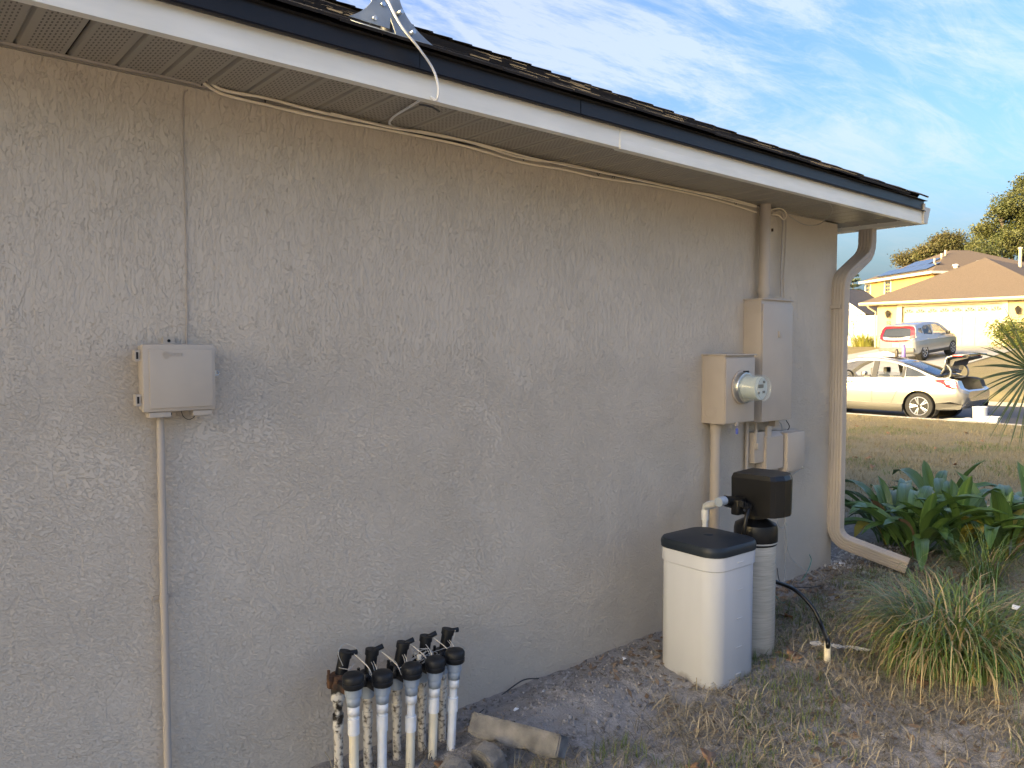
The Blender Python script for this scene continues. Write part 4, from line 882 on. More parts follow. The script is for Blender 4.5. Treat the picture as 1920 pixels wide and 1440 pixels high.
# ================================================================== plants by the corner
pm('strap_leaf', (.055, .12, .028), (.14, .19, .05), 2, .45, island=.75, trans=.2)
pm('dry_strap', (.42, .34, .19), (.24, .19, .11), 3, .75, island=.8, spec=.25, trans=.15)
pm('yellow_strap', (.30, .28, .05), (.20, .22, .05), 3, .5, island=.8, trans=.2)
def clump(label, c, n, spread, hgt, wid, dry, group):
    t_ = thing('grass_clump', label, 'plant', (c[0], c[1], gz(c[0], c[1])), group=group)
    def mk(k, mat, nm, h0, h1, l0, l1, curl, rad=1.):
        a = rng.uniform(0, 6.283, k); r_ = spread*np.sqrt(rng.uniform(0, 1, k))*rad
        P = np.stack([r_*np.cos(a), r_*np.sin(a)*.8, np.zeros(k)], 1); hd = a + rng.normal(0, .9, k)
        o = blades(nm, P, rng.uniform(h0, h1, k)*hgt, rng.uniform(.6, 1.2, k)*wid, rng.uniform(l0, l1, k), mat, hd, seg=6, parent=t_, curl=curl); tag(o, kind='stuff')
    mk(n, 'strap_leaf', 'leaves', .6, 1.4, .05, .95, 1.9); mk(dry, 'dry_strap', 'dry_leaves', .6, 1.35, .1, 1.15, 1.9); mk(max(6, n//9), 'yellow_strap', 'yellow_leaves', .8, 1.3, .3, .8, 1.6)
    return t_
G_ = 'strap-leaved grass clumps by the corner'
clump('largest arching grass clump with dry tan blades at lower right', (4.12, -1.27), 800, .28, .52, .009, 420, G_)
clump('grass clump at the right edge behind the largest clump', (4.62, -1.80), 520, .24, .48, .009, 260, G_)
clump('sparse dry grass clump next to the soil left of the largest clump', (4.50, -1.02), 130, .18, .38, .007, 200, G_)
clump('upright thin-bladed green grass in front of the broad leaves', (5.62, -.92), 150, .10, .52, .006, 25, G_)
# broad-leaved plants: every leaf a piece
pm('broad_leaf', (.05, .11, .026), (.10, .17, .042), 7, .34, .6, 9, .006, stretch=(.4, 14, .4), trans=.15)
pm('broad_leaf_pale', (.15, .24, .06), (.08, .16, .04), 7, .38, .6, 9, .006, stretch=(.4, 14, .4), trans=.18)
pm('broad_leaf_yellow', (.36, .30, .05), (.13, .16, .04), 5, .4, trans=.15)
pm('broad_leaf_brown', (.20, .12, .06), (.12, .075, .045), 6, .7)
def broad_leaf_mesh(L_, W_, bend, fold, mat):
    b = MB(); n = 9; vs = []; px = pz = 0
    for i in range(n+1):
        t_ = i/n; ang = .10 + bend*t_**1.7
        if i: px += math.sin(ang)*L_/n; pz += math.cos(ang)*L_/n
        s_ = .012 if t_ < .22 else .012+W_*math.sin(math.pi*min(1, (t_-.22)/.78))**.8*.5
        if i == n: s_ = .002
        nx_, nz_ = -math.cos(ang), math.sin(ang)
        for j in (-1, -.5, 0, .5, 1): vs.append((px-nx_*fold*abs(j)*s_*-1, j*s_, pz+nz_*fold*abs(j)*s_+.004*math.sin(t_*14+j*3)))
    b.add(vs, [(i*5+j, i*5+j+1, (i+1)*5+j+1, (i+1)*5+j) for i in range(n) for j in range(4)], sm=True); me = b.mesh('leaf'); me.materials.append(M[mat]); return me
lm = [broad_leaf_mesh(.76, .085, 1.3, .5, 'broad_leaf'), broad_leaf_mesh(.70, .070, .7, .6, 'broad_leaf'), broad_leaf_mesh(.82, .08, 2.0, .4, 'broad_leaf'), broad_leaf_mesh(.68, .08, 1.6, .5, 'broad_leaf_pale'),
      broad_leaf_mesh(.70, .075, .45, .6, 'broad_leaf_pale'), broad_leaf_mesh(.60, .09, 1.8, .5, 'broad_leaf_yellow'), broad_leaf_mesh(.52, .09, .5, .8, 'broad_leaf_brown')]
rr = random.Random(5)
for i, (px, py, lab, n) in enumerate([(1668, 1018, 'broad-leaved green plant directly beside the downspout', 28), (1715, 1048, 'broad-leaved plant with a browned leaf, second from the downspout', 32), (1795, 1050, 'broad-leaved plant with pale arching leaves in the middle of the bed', 34), (1880, 1055, 'broad-leaved plant at the right edge of the bed', 32), (1760, 1000, 'taller broad-leaved plant at the back of the bed', 26), (1950, 1040, 'broad-leaved plant half out of frame at the right', 14)]):
    p = on_z(px, py, .04); t_ = thing('broadleaf_plant', lab, 'plant', (p.x, p.y, gz(p.x, p.y)-.01), group='broad-leaved plants in the corner bed')
    for k in range(n):
        me = rr.choices(lm, (6, 5, 6, 3, 2, 1.0, .8))[0]; o = link('leaf', me, None, t_); a = rr.uniform(0, 6.283); o.location = (.09*math.cos(a)*rr.random(), .09*math.sin(a)*rr.random(), 0)
        s_ = rr.uniform(.72, 1.08); o.scale = (s_, s_, s_); o.rotation_euler = (rr.uniform(-.2, .2), rr.uniform(-.05, .55), a)
# fan palm at the right edge
pm('palm_leaf', (.055, .085, .035), (.09, .12, .05), 6, .45, trans=.15, stretch=(1, 8, 1))
hub = at(1934, 694, 5.0)
fpm = thing('fan_palm', 'fan palm reaching in from the right edge with thin spiky leaflets', 'palm', (hub.x+.75, hub.y-.85, gz(hub.x+.75, hub.y-.85)))
def frond(hubp, right, upv, n, L_, spread0, spread1, seed):
    r2 = random.Random(seed); loc = Vector(hubp)-fpm.location; nrm = right.cross(upv).normalized()
    st_ = MB().tube(spline([(0, 0, .25), (loc*.55)+Vector((0, 0, .35)), loc], 8), [.016]*9+[.012]*8, 8).build('frond', 'palm_leaf', fpm)
    for k in range(n):
        a = R(spread0+(spread1-spread0)*k/(n-1)+r2.uniform(-2, 2)); d = (right*math.cos(a)+upv*math.sin(a)).normalized(); sd = nrm.cross(d).normalized(); Lk = L_*r2.uniform(.85, 1.08); b = MB(); vs = []
        fold = .4 if k % 2 else -.4
        for t_, w_ in ((0, .003), (.25, .0065), (.6, .0055), (.85, .003), (1, .0005)):
            c_ = loc + d*(Lk*t_) + nrm*(.05*fold*t_) + Vector((0, 0, -1))*(.10*t_**2.5*Lk); vs += [c_-sd*w_+nrm*w_*.7, c_, c_+sd*w_+nrm*w_*.7]
        b.add(vs, [(3*i+j, 3*i+j+1, 3*i+j+4, 3*i+j+3) for i in range(4) for j in range(2)]); b.build('leaflet', 'palm_leaf', st_, fix=False)
rgt = (_m @ Vector((1, 0, 0))); upw = Vector((0, 0, 1)); fw = _m @ Vector((0, 0, -1)); rgt2 = (rgt*.95+Vector((fw.x, fw.y, 0))*.3).normalized()
frond(hub, rgt2, upw, 27, .50, 118, 262, 1)
frond(hub+Vector((.45, -.55, .45)), (rgt*.8+fw*.6).normalized(), upw, 26, .5, 20, 200, 2)
frond(hub+Vector((.9, -.1, .25)), (rgt*.7-fw*.6).normalized(), upw, 26, .5, -20, 170, 3)
MB().lathe([(.11, 0), (.13, .1), (.12, .3), (.08, .45)], n=12).build('trunk', 'rust', fpm)

# ================================================================== trees
pm('bark', (.14, .115, .09), (.09, .075, .06), 6, .9, .5, 30)
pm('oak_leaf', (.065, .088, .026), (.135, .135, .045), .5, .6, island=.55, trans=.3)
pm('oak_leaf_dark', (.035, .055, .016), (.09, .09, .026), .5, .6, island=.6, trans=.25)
pm('tan_leaf', (.125, .10, .04), (.08, .085, .03), .5, .6, island=.6, trans=.3)
pm('shrub_leaf', (.16, .17, .04), (.08, .12, .03), 2, .55, island=.7, trans=.3)
def leaves(name, cent, rad, n_cl, per, size, mat, parent, seed, flat=.75, hole=.0):
    r_ = np.random.default_rng(seed); P = []
    cent = np.array(cent, dtype=float)
    for (cx, cy, cz, rx, rz_) in cent:
        k = int(n_cl*rx*rx/np.mean(cent[:, 3]**2)/len(cent))+1
        d = r_.normal(0, 1, (k, 3)); d /= np.linalg.norm(d, axis=1)[:, None]; q = d*(r_.uniform(.3, 1.0, k)**.6*r_.choice([1, 1, 1, 1.22], k))[:, None]; P.append(np.stack([cx+q[:, 0]*rx, cy+q[:, 1]*rx, cz+q[:, 2]*rz_], 1))
    P = np.concatenate(P); n = len(P)*per; c = np.repeat(P, per, 0) + r_.normal(0, 1, (n, 3))*rad*np.array([1, 1, flat])
    u = r_.normal(0, 1, (n, 3)); u /= np.linalg.norm(u, axis=1)[:, None]; v = r_.normal(0, 1, (n, 3)); v -= u*(u*v).sum(1)[:, None]; v /= np.linalg.norm(v, axis=1)[:, None]
    s_ = r_.uniform(.6, 1.3, n)[:, None]*size; V = np.stack([c-u*s_, c+v*s_*.45, c+u*s_, c-v*s_*.45], 1).reshape(-1, 3); T = np.arange(n*4).reshape(-1, 4)
    o = np_mesh(name, V, T, mat, parent); return o, P
def tree(label, loc, h, lobes, mat, seed, n_cl, per, size, rad, group='trees behind the houses', tr=.25, mat2=None):
    t_ = thing('tree', label, 'tree', loc, group=group)
    crown, P = leaves('crown', lobes, rad, n_cl, per, size, mat, t_, seed)
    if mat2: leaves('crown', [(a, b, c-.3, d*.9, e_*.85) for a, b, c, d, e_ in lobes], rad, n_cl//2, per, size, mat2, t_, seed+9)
    r2 = random.Random(seed); b = MB(); top = Vector((r2.uniform(-.3, .3), r2.uniform(-.3, .3), h*.55)); b.tube(spline([(0, 0, -.3), (.1, 0, h*.25), top], 4), [tr*1.2]+[tr*.9]*4+[tr*.6]*4, 8); b.build('trunk', 'bark', t_)
    b = MB()
    for (cx, cy, cz, rx, rz_) in lobes:
        e_ = Vector((cx, cy, cz)); m_ = top.lerp(e_, .5)+Vector((0, 0, -.2)); b.tube(spline([top*.8, m_, e_], 4), [tr*.5]*3+[tr*.3]*3+[tr*.12]*3, 6)
        for k in range(7):
            d = Vector((r2.uniform(-1, 1), r2.uniform(-1, 1), r2.uniform(-.5, 1))).normalized(); b.tube([e_.lerp(m_, r2.uniform(0, .5)), e_+Vector((d.x*rx*.6, d.y*rx*.6, d.z*rz_*.6))+Vector((0, 0, .1)), e_+Vector((d.x*rx, d.y*rx, d.z*rz_))*1.08], [tr*.14, tr*.08, tr*.03], 5)
    b.build('limbs', 'bark', t_); return t_
def lobes_from(pix, t_, base):
    out = []
    for px, py, rpx, fl, dt in pix:
        p = at(px, py, t_+dt)-Vector(base); r_ = rpx*(t_+dt)/F; out.append((p.x, p.y, p.z, r_, r_*fl))
    return out
T1 = at(1915, 640, 66); T1.z = 1.6
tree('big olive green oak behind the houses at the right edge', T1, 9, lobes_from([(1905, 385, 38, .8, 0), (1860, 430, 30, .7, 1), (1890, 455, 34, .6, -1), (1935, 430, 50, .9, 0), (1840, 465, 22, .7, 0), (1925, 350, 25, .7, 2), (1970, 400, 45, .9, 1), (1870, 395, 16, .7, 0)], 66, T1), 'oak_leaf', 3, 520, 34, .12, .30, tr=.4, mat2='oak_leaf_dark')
T2 = at(1775, 640, 74); T2.z = 1.7
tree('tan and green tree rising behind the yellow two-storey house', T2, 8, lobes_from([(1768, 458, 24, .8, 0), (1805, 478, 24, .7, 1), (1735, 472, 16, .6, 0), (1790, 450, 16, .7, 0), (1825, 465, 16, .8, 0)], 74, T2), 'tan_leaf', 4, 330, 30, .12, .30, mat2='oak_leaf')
T3 = at(1700, 640, 84); T3.z = 1.7
tree('small sparse tree peeping over the roof with solar panels', T3, 6, lobes_from([(1697, 486, 16, .55, 0), (1720, 480, 12, .6, 0)], 84, T3), 'tan_leaf', 5, 90, 30, .13, .4)
T5 = at(1835, 640, 58); T5.z = 1.6
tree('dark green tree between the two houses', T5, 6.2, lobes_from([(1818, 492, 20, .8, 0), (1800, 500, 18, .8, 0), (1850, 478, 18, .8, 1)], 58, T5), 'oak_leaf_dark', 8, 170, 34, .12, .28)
# norfolk pine
pm('pine_needle', (.03, .055, .03), (.06, .085, .05), .6, .6, island=.6)
pb = at(1597, 640, 78); pb.z = 1.7; top = at(1600, 508, 78).z
np_ = thing('norfolk_pine', 'dark tiered pine seen between the downspout and the yellow house', 'tree', pb)
MB().tube([(0, 0, -.2), (0, 0, top-1.7)], [.16, .03], 8).build('trunk', 'bark', np_)
rr = random.Random(9); PP = []; br = MB(); z = 1.2; H = top-1.7
while z < H-.2:
    L_ = .35+1.75*(1-z/H)
    for k in range(7):
        a = k*.8976+z; d = Vector((math.cos(a), math.sin(a), .28)); br.tube([(0, 0, z), d*L_+Vector((0, 0, z))], [.03, .01], 4)
        for j in range(26):
            t_ = rr.uniform(.15, 1); PP.append(d*L_*t_+Vector((rr.gauss(0, .09), rr.gauss(0, .09), z+.06+rr.gauss(0, .05))))
    z += .52
br.build('limbs', 'bark', np_); PA = np.array([tuple(p) for p in PP]); n = len(PA); u = rng.normal(0, 1, (n, 3))*np.array([1, 1, .5])*.12; v = rng.normal(0, 1, (n, 3))*.05
np_mesh('needles', np.stack([PA-u, PA+v, PA+u, PA-v], 1).reshape(-1, 3), np.arange(n*4).reshape(-1, 4), 'pine_needle', np_)
# a street tree on our own side, behind the house from here: it shades part of the far garage door
T4 = Vector((16.0, 18.9, 0)); T4.z = gz(T4.x, T4.y)
tree('leafy street tree on the near verge beyond the foreground house', T4, 9, [(0, 0, 7.4, 1.5, 1.5), (.4, -.5, 6.6, 1.2, .9), (-.2, .7, 8.4, 1.2, 1.0), (.2, -.4, 8.6, 1.0, .9)], 'oak_leaf_dark', 12, 260, 40, .11, .28, group='trees on this side of the street')

# ================================================================== houses across the street
pm('cream_wall', (.46, .37, .22), (.43, .345, .20), 2, .85, .3, 60)
pm('cream_trim', (.60, .52, .36), None, 4, .5)
pm('garage_white', (.47, .42, .31), (.44, .39, .285), 4, .45)
pm('brown_roof', (.145, .108, .08), (.10, .076, .057), 14, .92, .5, 60, .02, stretch=(1, 1, 5))
pm('gray_roof', (.10, .10, .105), (.07, .07, .075), 10, .92)
pm('yellow_wall', (.52, .34, .12), (.48, .31, .105), 2, .85, .3, 60)
pm('vinyl', (.66, .62, .54), None, 5, .5)
pm('pane', (.05, .07, .09), None, 5, .08)
pm('solar', (.03, .04, .06), (.04, .05, .07), 6, .12)
pm('iron', (.03, .025, .02), None, 6, .5)
def hip(b, x0, x1, y0, y1, z, pitch, ridge='x'):
    if ridge == 'x':
        h_ = (y1-y0)/2; e_ = (x0+h_, y0+h_, z+pitch*h_); g_ = (max(x1-h_, x0+h_+.01), y0+h_, z+pitch*h_)
        b.add([(x0, y0, z), (x1, y0, z), (x1, y1, z), (x0, y1, z), e_, g_], [(0, 1, 5, 4), (1, 2, 5), (2, 3, 4, 5), (3, 0, 4), (0, 3, 2, 1)])
    else:
        h_ = (x1-x0)/2; e_ = (x0+h_, y0+h_, z+pitch*h_); g_ = (x0+h_, y1-h_, z+pitch*h_)
        b.add([(x0, y0, z), (x1, y0, z), (x1, y1, z), (x0, y1, z), e_, g_], [(0, 1, 4), (1, 2, 5, 4), (2, 3, 5), (3, 0, 4, 5), (0, 3, 2, 1)])
    return b
XG = 43.9; ZG = 1.60
gh = thing('garage_house', 'cream one-storey house with brown hip roof and wide garage door', 'house', (XG, 13, ZG))
EW = .45; wy0, wy1 = -4.35, 4.0                     # garage wing in y, local
D0, D1 = 10.77-13, 15.65-13; DH = 2.20
# front wall round the door opening
MB().prism([[(wy0, -.4), (D0, -.4), (D0, DH), (D1, DH), (D1, -.4), (wy1, -.4), (wy1, 2.42), (wy0, 2.42)]], .3, lambda u, v, w_: (w_, u, v)).build('wall', 'cream_wall', gh)
MB().box((7.2, wy1-.15, 1.0), (13.8, .3, 2.84)).build('wall', 'cream_wall', gh); MB().box((7.2, wy0+.15, 1.0), (13.8, .3, 2.84)).build('wall', 'cream_wall', gh)
b = hip(MB(), -.5, 16, -4.8, 4.8, 2.47, .52); rf = b.build('roof', 'brown_roof', gh)
b = MB().box((-.49, 0, 2.40), (.04, 9.62, .16)).box((7.7, 4.79, 2.40), (16.4, .04, .16)).box((7.7, -4.79, 2.40), (16.4, .04, .16)); b.build('fascia', 'cream_trim', gh)
MB().box((-.245, 0, 2.375), (.45, 9.5, .03)).build('soffit', 'cream_trim', gh)
MB().box((-.58, .0, 2.42), (.10, 9.6, .11), bev=.02).build('gutter', 'cream_trim', gh)
b = MB().tube([(-.55, 4.35, 2.36), (-.45, 4.3, 2.2), (-.08, 4.06, 1.95), (-.06, 4.05, -.1)], .045, 8); b.build('downspout', 'cream_trim', gh)
vp = at(1913, 480, 45)-Vector((XG, 13, ZG)); MB().tube([(vp.x, vp.y, vp.z-1.2), (vp.x, vp.y, vp.z+.42)], .09, 10).lathe([(.13, 0), (.13, .08), (.09, .12)], (vp.x, vp.y, vp.z+.40), 10).build('vent_pipe', 'cream_trim', rf)
fr_ = MB().box((-.02, D1+.13, DH/2), (.06, .26, DH)).box((-.02, D0-.13, DH/2), (.06, .26, DH)).box((-.02, (D0+D1)/2, DH+.08), (.06, D1-D0+.5, .16)); fr_.build('door_frame', 'cream_trim', gh)
gd = MB().box((.16, (D0+D1)/2, DH/2-.02), (.05, D1-D0+.05, DH+.1)).build('garage_door', 'garage_white', gh)
cw = (D1-D0)/8; rh = DH/4
pme = MB(); pme.prism([[(-cw/2+.05, -rh/2+.05), (cw/2-.05, -rh/2+.05), (cw/2-.05, rh/2-.05), (-cw/2+.05, rh/2-.05)]], .018, lambda u, v, w_: (-w_, u, v)); pme = pme.mesh('door_panel'); pme.materials.append(M['garage_white'])
ray_ = MB(); 
for k in range(4):
    a0, a1 = R(12+k*40.), R(12+k*40.+27); pts = [(.05*math.cos((a0+a1)/2), .05*math.sin((a0+a1)/2))]+[(.24*math.cos(a0+(a1-a0)*j/3), .24*math.sin(a0+(a1-a0)*j/3)*.95) for j in range(4)]
    ray_.prism([pts], .012, lambda u, v, w_: (-w_-.004, u, v-.11))
ray_ = ray_.mesh('sunburst_pane'); ray_.materials.append(M['pane'])
rim_ = MB(); rim_.prism([[(-.26, -.15), (.26, -.15), (.26, .15), (-.26, .15)], [(-.235, -.125), (.235, -.125), (.235, .125), (-.235, .125)]], .02, lambda u, v, w_: (-w_, u, v)); rim_ = rim_.mesh('window_rim'); rim_.materials.append(M['garage_white'])
for r_ in range(4):
    for c_ in range(8):
        yy = D0+cw*(c_+.5); z_ = rh*(r_+.5)
        if r_ < 3: o = link('door_panel', pme, None, gd); o.location = (.134, yy, z_)
        else:
            o = link('sunburst_pane', ray_, None, gd); o.location = (.134, yy, z_-.01); o = link('window_rim', rim_, None, gd); o.location = (.134, yy, z_)
    if r_: MB().box((.1335, (D0+D1)/2, rh*r_), (.004, D1-D0, .012)).build('panel_joint', 'cream_trim', gd)
def lamp(y):
    o = MB().box((-.03, y, 1.83), (.04, .12, .18), bev=.01).box((-.16, y, 2.0), (.26, .03, .03)).lathe([(.05, -.32), (.12, -.10), (.13, .0), (.06, .06), (0, .12)], (-.20, y, 1.92), 6).build('wall_lamp', 'iron', gh); return o
lamp(3.35); lamp(-2.95)
nm_ = link('house_number', text_mesh('52', .26, .012), 'iron', gh); nm_.location = (-.02, 3.35, 1.32); nm_.rotation_euler = (R(90), 0, R(-90))
# ---- yellow two-storey house
A_ = Vector((60.0, 25.6, 0)); B2 = Vector((55.1, 18.6, 0)); ux = (A_-B2).normalized(); vx = Vector((ux.y, -ux.x, 0))     # local x: along the lit face from the near corner, local y: away
if vx.x < 0: vx = -vx
yh = thing('yellow_house', 'yellow two-storey house with solar panels on a brown hip roof', 'house', (B2.x, B2.y, 1.65)); yh.rotation_euler = (0, 0, math.atan2(ux.y, ux.x))
sgn = 1 if Vector((-ux.y, ux.x, 0)).dot(vx) > 0 else -1
LH, DPT, EH = (A_-B2).length-.45, 9.5, 5.0
def yl(x, y, z): return (x, sgn*y, z)
b = MB(); b.box(yl(LH/2+.2, DPT/2+.4, EH/2-.2), (LH, DPT, EH+.4)); b.build('wall', 'yellow_wall', yh)
b = MB(); x0, x1, y0, y1 = -.2, LH+.6, 0, DPT+.8; h_ = (x1-x0)/2; pz = EH+.45*h_
b.add([yl(x0, y0, EH), yl(x1, y0, EH), yl(x1, y1, EH), yl(x0, y1, EH), yl(x0+h_, y0+h_, pz), yl(x0+h_, y1-h_, pz)], [(0, 1, 4), (1, 2, 5, 4), (2, 3, 5), (3, 0, 4, 5), (0, 3, 2, 1)])
yr = b.build('roof', 'brown_roof', yh)
MB().box(yl((x0+x1)/2, -.01, EH-.06), (x1-x0+.04, .04, .16)).box(yl(x0-.01, (y0+y1)/2, EH-.06), (.04, y1-y0, .16)).build('fascia', 'vinyl', yh)
MB().box(yl(LH/2+.2, .2, EH-.12), (LH, .42, .02)).build('soffit', 'vinyl', yh)
def win(px0, py0, px1, py1):
    # where the pixel's ray meets the lit wall
    def hit(px, py):
        d = ray(px, py); n_ = Vector((-vx.x, -vx.y, 0)); o_ = B2 + vx*.4; t_ = (o_-CAM).dot(n_)/d.dot(n_); p = CAM+d*t_ - Vector((B2.x, B2.y, 1.65)); return p.dot(ux), p.z
    a, zt_ = hit(px0, py0); c_, zb_ = hit(px1, py1); a, c_ = min(a, c_), max(a, c_); w_, h2 = c_-a, zt_-zb_; cx, cz = (a+c_)/2, (zt_+zb_)/2
    o = MB().prism([[(-w_/2-.08, -h2/2-.08), (w_/2+.08, -h2/2-.08), (w_/2+.08, h2/2+.08), (-w_/2-.08, h2/2+.08)], [(-w_/2, -h2/2), (w_/2, -h2/2), (w_/2, h2/2), (-w_/2, h2/2)]], .06, lambda u, v, q_: yl(cx+u, .4-q_, cz+v)).build('window', 'vinyl', yh)
    for i in range(2):
        for j in range(4): MB().box(yl(cx+(i-.5)*w_/2, .405, cz+(j-1.5)*h2/4), (w_/2-.05, .03, h2/4-.05)).build('pane', 'pane', o)
win(1624, 534, 1632, 559); win(1660, 528, 1670, 552)
rs = Vector((0, sgn*1, .45)).normalized()
def on_roof(x, s_): return (x, sgn*s_, EH+.45*s_+.09)
# panels lie on the roof face above the lit wall
for r_ in range(3):
    for c_ in range(6):
        s0 = .45+r_*1.12; xx = 1.0+.55*r_+c_*1.02
        if xx+1.0 > x1-s0-.9 or xx < x0+s0+.7: continue
        b = MB(); b.add([on_roof(xx, s0), on_roof(xx+.98, s0), on_roof(xx+.98, s0+1.06), on_roof(xx, s0+1.06)] + [(p[0], p[1], p[2]-.04) for p in (on_roof(xx, s0), on_roof(xx+.98, s0), on_roof(xx+.98, s0+1.06), on_roof(xx, s0+1.06))], [(0, 1, 2, 3), (4, 7, 6, 5), (0, 4, 5, 1), (1, 5, 6, 2), (2, 6, 7, 3), (3, 7, 4, 0)]); b.build('solar_panel', 'solar', yr)
for x_, s_ in ((1.9, 1.6), (2.6, 2.6), (3.2, 3.3)): MB().tube([(x_, sgn*s_, EH+.45*s_-.1), (x_, sgn*s_, EH+.45*s_+.38)], .07, 8).build('vent_pipe', 'cream_trim', yr)
for x_, s_ in ((.5, 2.2), (1.3, 4.5)): MB().lathe([(.15, 0), (.15, .12), (.22, .14), (.2, .24), (0, .3)], (x_, sgn*s_, EH+.45*(x_-x0)-.02), 10).build('roof_vent', 'vinyl', yr)
# ---- shed and fence at the left
s0 = on_x(1612, 590, 50)
sh_ = thing('shed', 'white shed with grey gable roof behind the fence', 'shed', (50, s0.y+2.2, 1.62))
zt_ = at(1620, 592, 50*1.0/ray(1612, 590).x).z-1.62
MB().prism([[(-2.4, -.2), (2.4, -.2), (2.4, 2.2), (0, 3.9), (-2.4, 2.2)]], 5, lambda u, v, w_: (w_, u, v)).build('wall', 'vinyl', sh_)
b = MB()
for sg in (-1, 1): b.prism([[(sg*-.02, 4.02), (sg*2.7, 2.10), (sg*2.7, 2.0), (sg*-.02, 3.9)]], 5.6, lambda u, v, w_: (w_-.3, u, v))
b.build('roof', 'gray_roof', sh_)
b = MB()
for sg in (-1, 1): b.prism([[(0, 4.03), (sg*2.72, 2.11), (sg*2.72, 1.92), (0, 3.84)]], .05, lambda u, v, w_: (w_-.36, u, v))
b.build('bargeboard', 'vinyl', sh_)
fn = thing('fence', 'white vinyl privacy fence beside the cream house', 'fence', (45.2, 17.1, 1.60))
for k in range(4):
    MB().box((0, .06+k*1.85, .90), (.12, .12, 1.95), bev=.01).build('post', 'vinyl', fn)
    for j in range(10): MB().box((0, .21+k*1.85+j*.172, .90), (.03, .168, 1.72)).build('board', 'vinyl', fn)
    MB().box((0, .98+k*1.85, 1.78), (.06, 1.72, .10)).box((0, .98+k*1.85, .10), (.06, 1.72, .10)).build('rail', 'vinyl', fn)
# ---- shrubs over there
def shrub(label, px, py, t_, lobes, mat, seed, n_cl, size):
    p = at(px, py, t_); p.z = gz(p.x, p.y); o = thing('shrub', label, 'shrub', p, group='shrubs across the street'); leaves('crown', lobes, .16, n_cl, 26, size, mat, o, seed)
    b = MB(); r2 = random.Random(seed)
    for k in range(9): l_ = r2.choice(lobes); b.tube([(0, 0, -.05), (l_[0]*.6, l_[1]*.6, l_[2]*.7), (l_[0]+r2.uniform(-.2, .2), l_[1]+r2.uniform(-.2, .2), l_[2]+l_[4]*.8)], [.02, .012, .004], 4)
    b.build('stems', 'bark', o); return o
shrub('round green bush at the right corner of the garage', 1895, 650, 37.5, [(0, 0, .7, .75, .7), (.3, -.7, .8, .7, .8), (-.2, .3, 1.0, .45, .45), (.1, -1.5, .8, .8, .8)], 'shrub_leaf', 31, 150, .07)
o = thing('shrub', 'spiky yellow-green shrub in front of the white fence', 'shrub', (44.3, 17.9, 1.6), group='shrubs across the street')
k = 260; a = rng.uniform(0, 6.28, k); P = np.stack([.5*np.cos(a)*rng.uniform(0, 1, k), .8*np.sin(a)*rng.uniform(0, 1, k), np.zeros(k)], 1); tag(blades('leaves', P, rng.uniform(.6, 1.15, k), .035, rng.uniform(.1, .7, k), 'yellow_strap', a, seg=3, parent=o, curl=.5), kind='stuff')
shrub('leggy yellow shrub left of the spiky one by the fence', 1608, 652, 46.0, [(0, 0, 1.0, .45, .7), (.1, .3, .6, .4, .4), (0, -.1, 1.6, .25, .4)], 'tan_leaf', 33, 60, .06)

# ================================================================== cars
pm('silver', (.34, .335, .325), (.32, .315, .305), 2, .25, metal=.6, coat=.6)
pm('silver_blue', (.36, .38, .41), (.34, .36, .39), 2, .27, metal=.5, coat=.5)
pm('tyre', (.018, .018, .019), None, 10, .8)
pm('alloy', (.62, .63, .64), None, 8, .3, metal=.8)
pm('trim_black', (.018, .018, .02), None, 8, .5)
pm('interior', (.03, .03, .032), (.05, .05, .05), 6, .8)
pm('seat_gray', (.10, .10, .105), None, 6, .9)
pm('red_lamp', (.45, .015, .02), (.38, .01, .015), 8, .15, coat=.6)
pm('clear_lamp', (.75, .72, .72), None, 8, .15, coat=.5)
pm('door_tan', (.42, .38, .30), None, 6, .7)
glass('car_glass', (.02, .025, .03), .72, .03); glass('clear_glass', (.05, .06, .07), .30, .03); glass('back_glass', (.03, .035, .04), .9, .04)
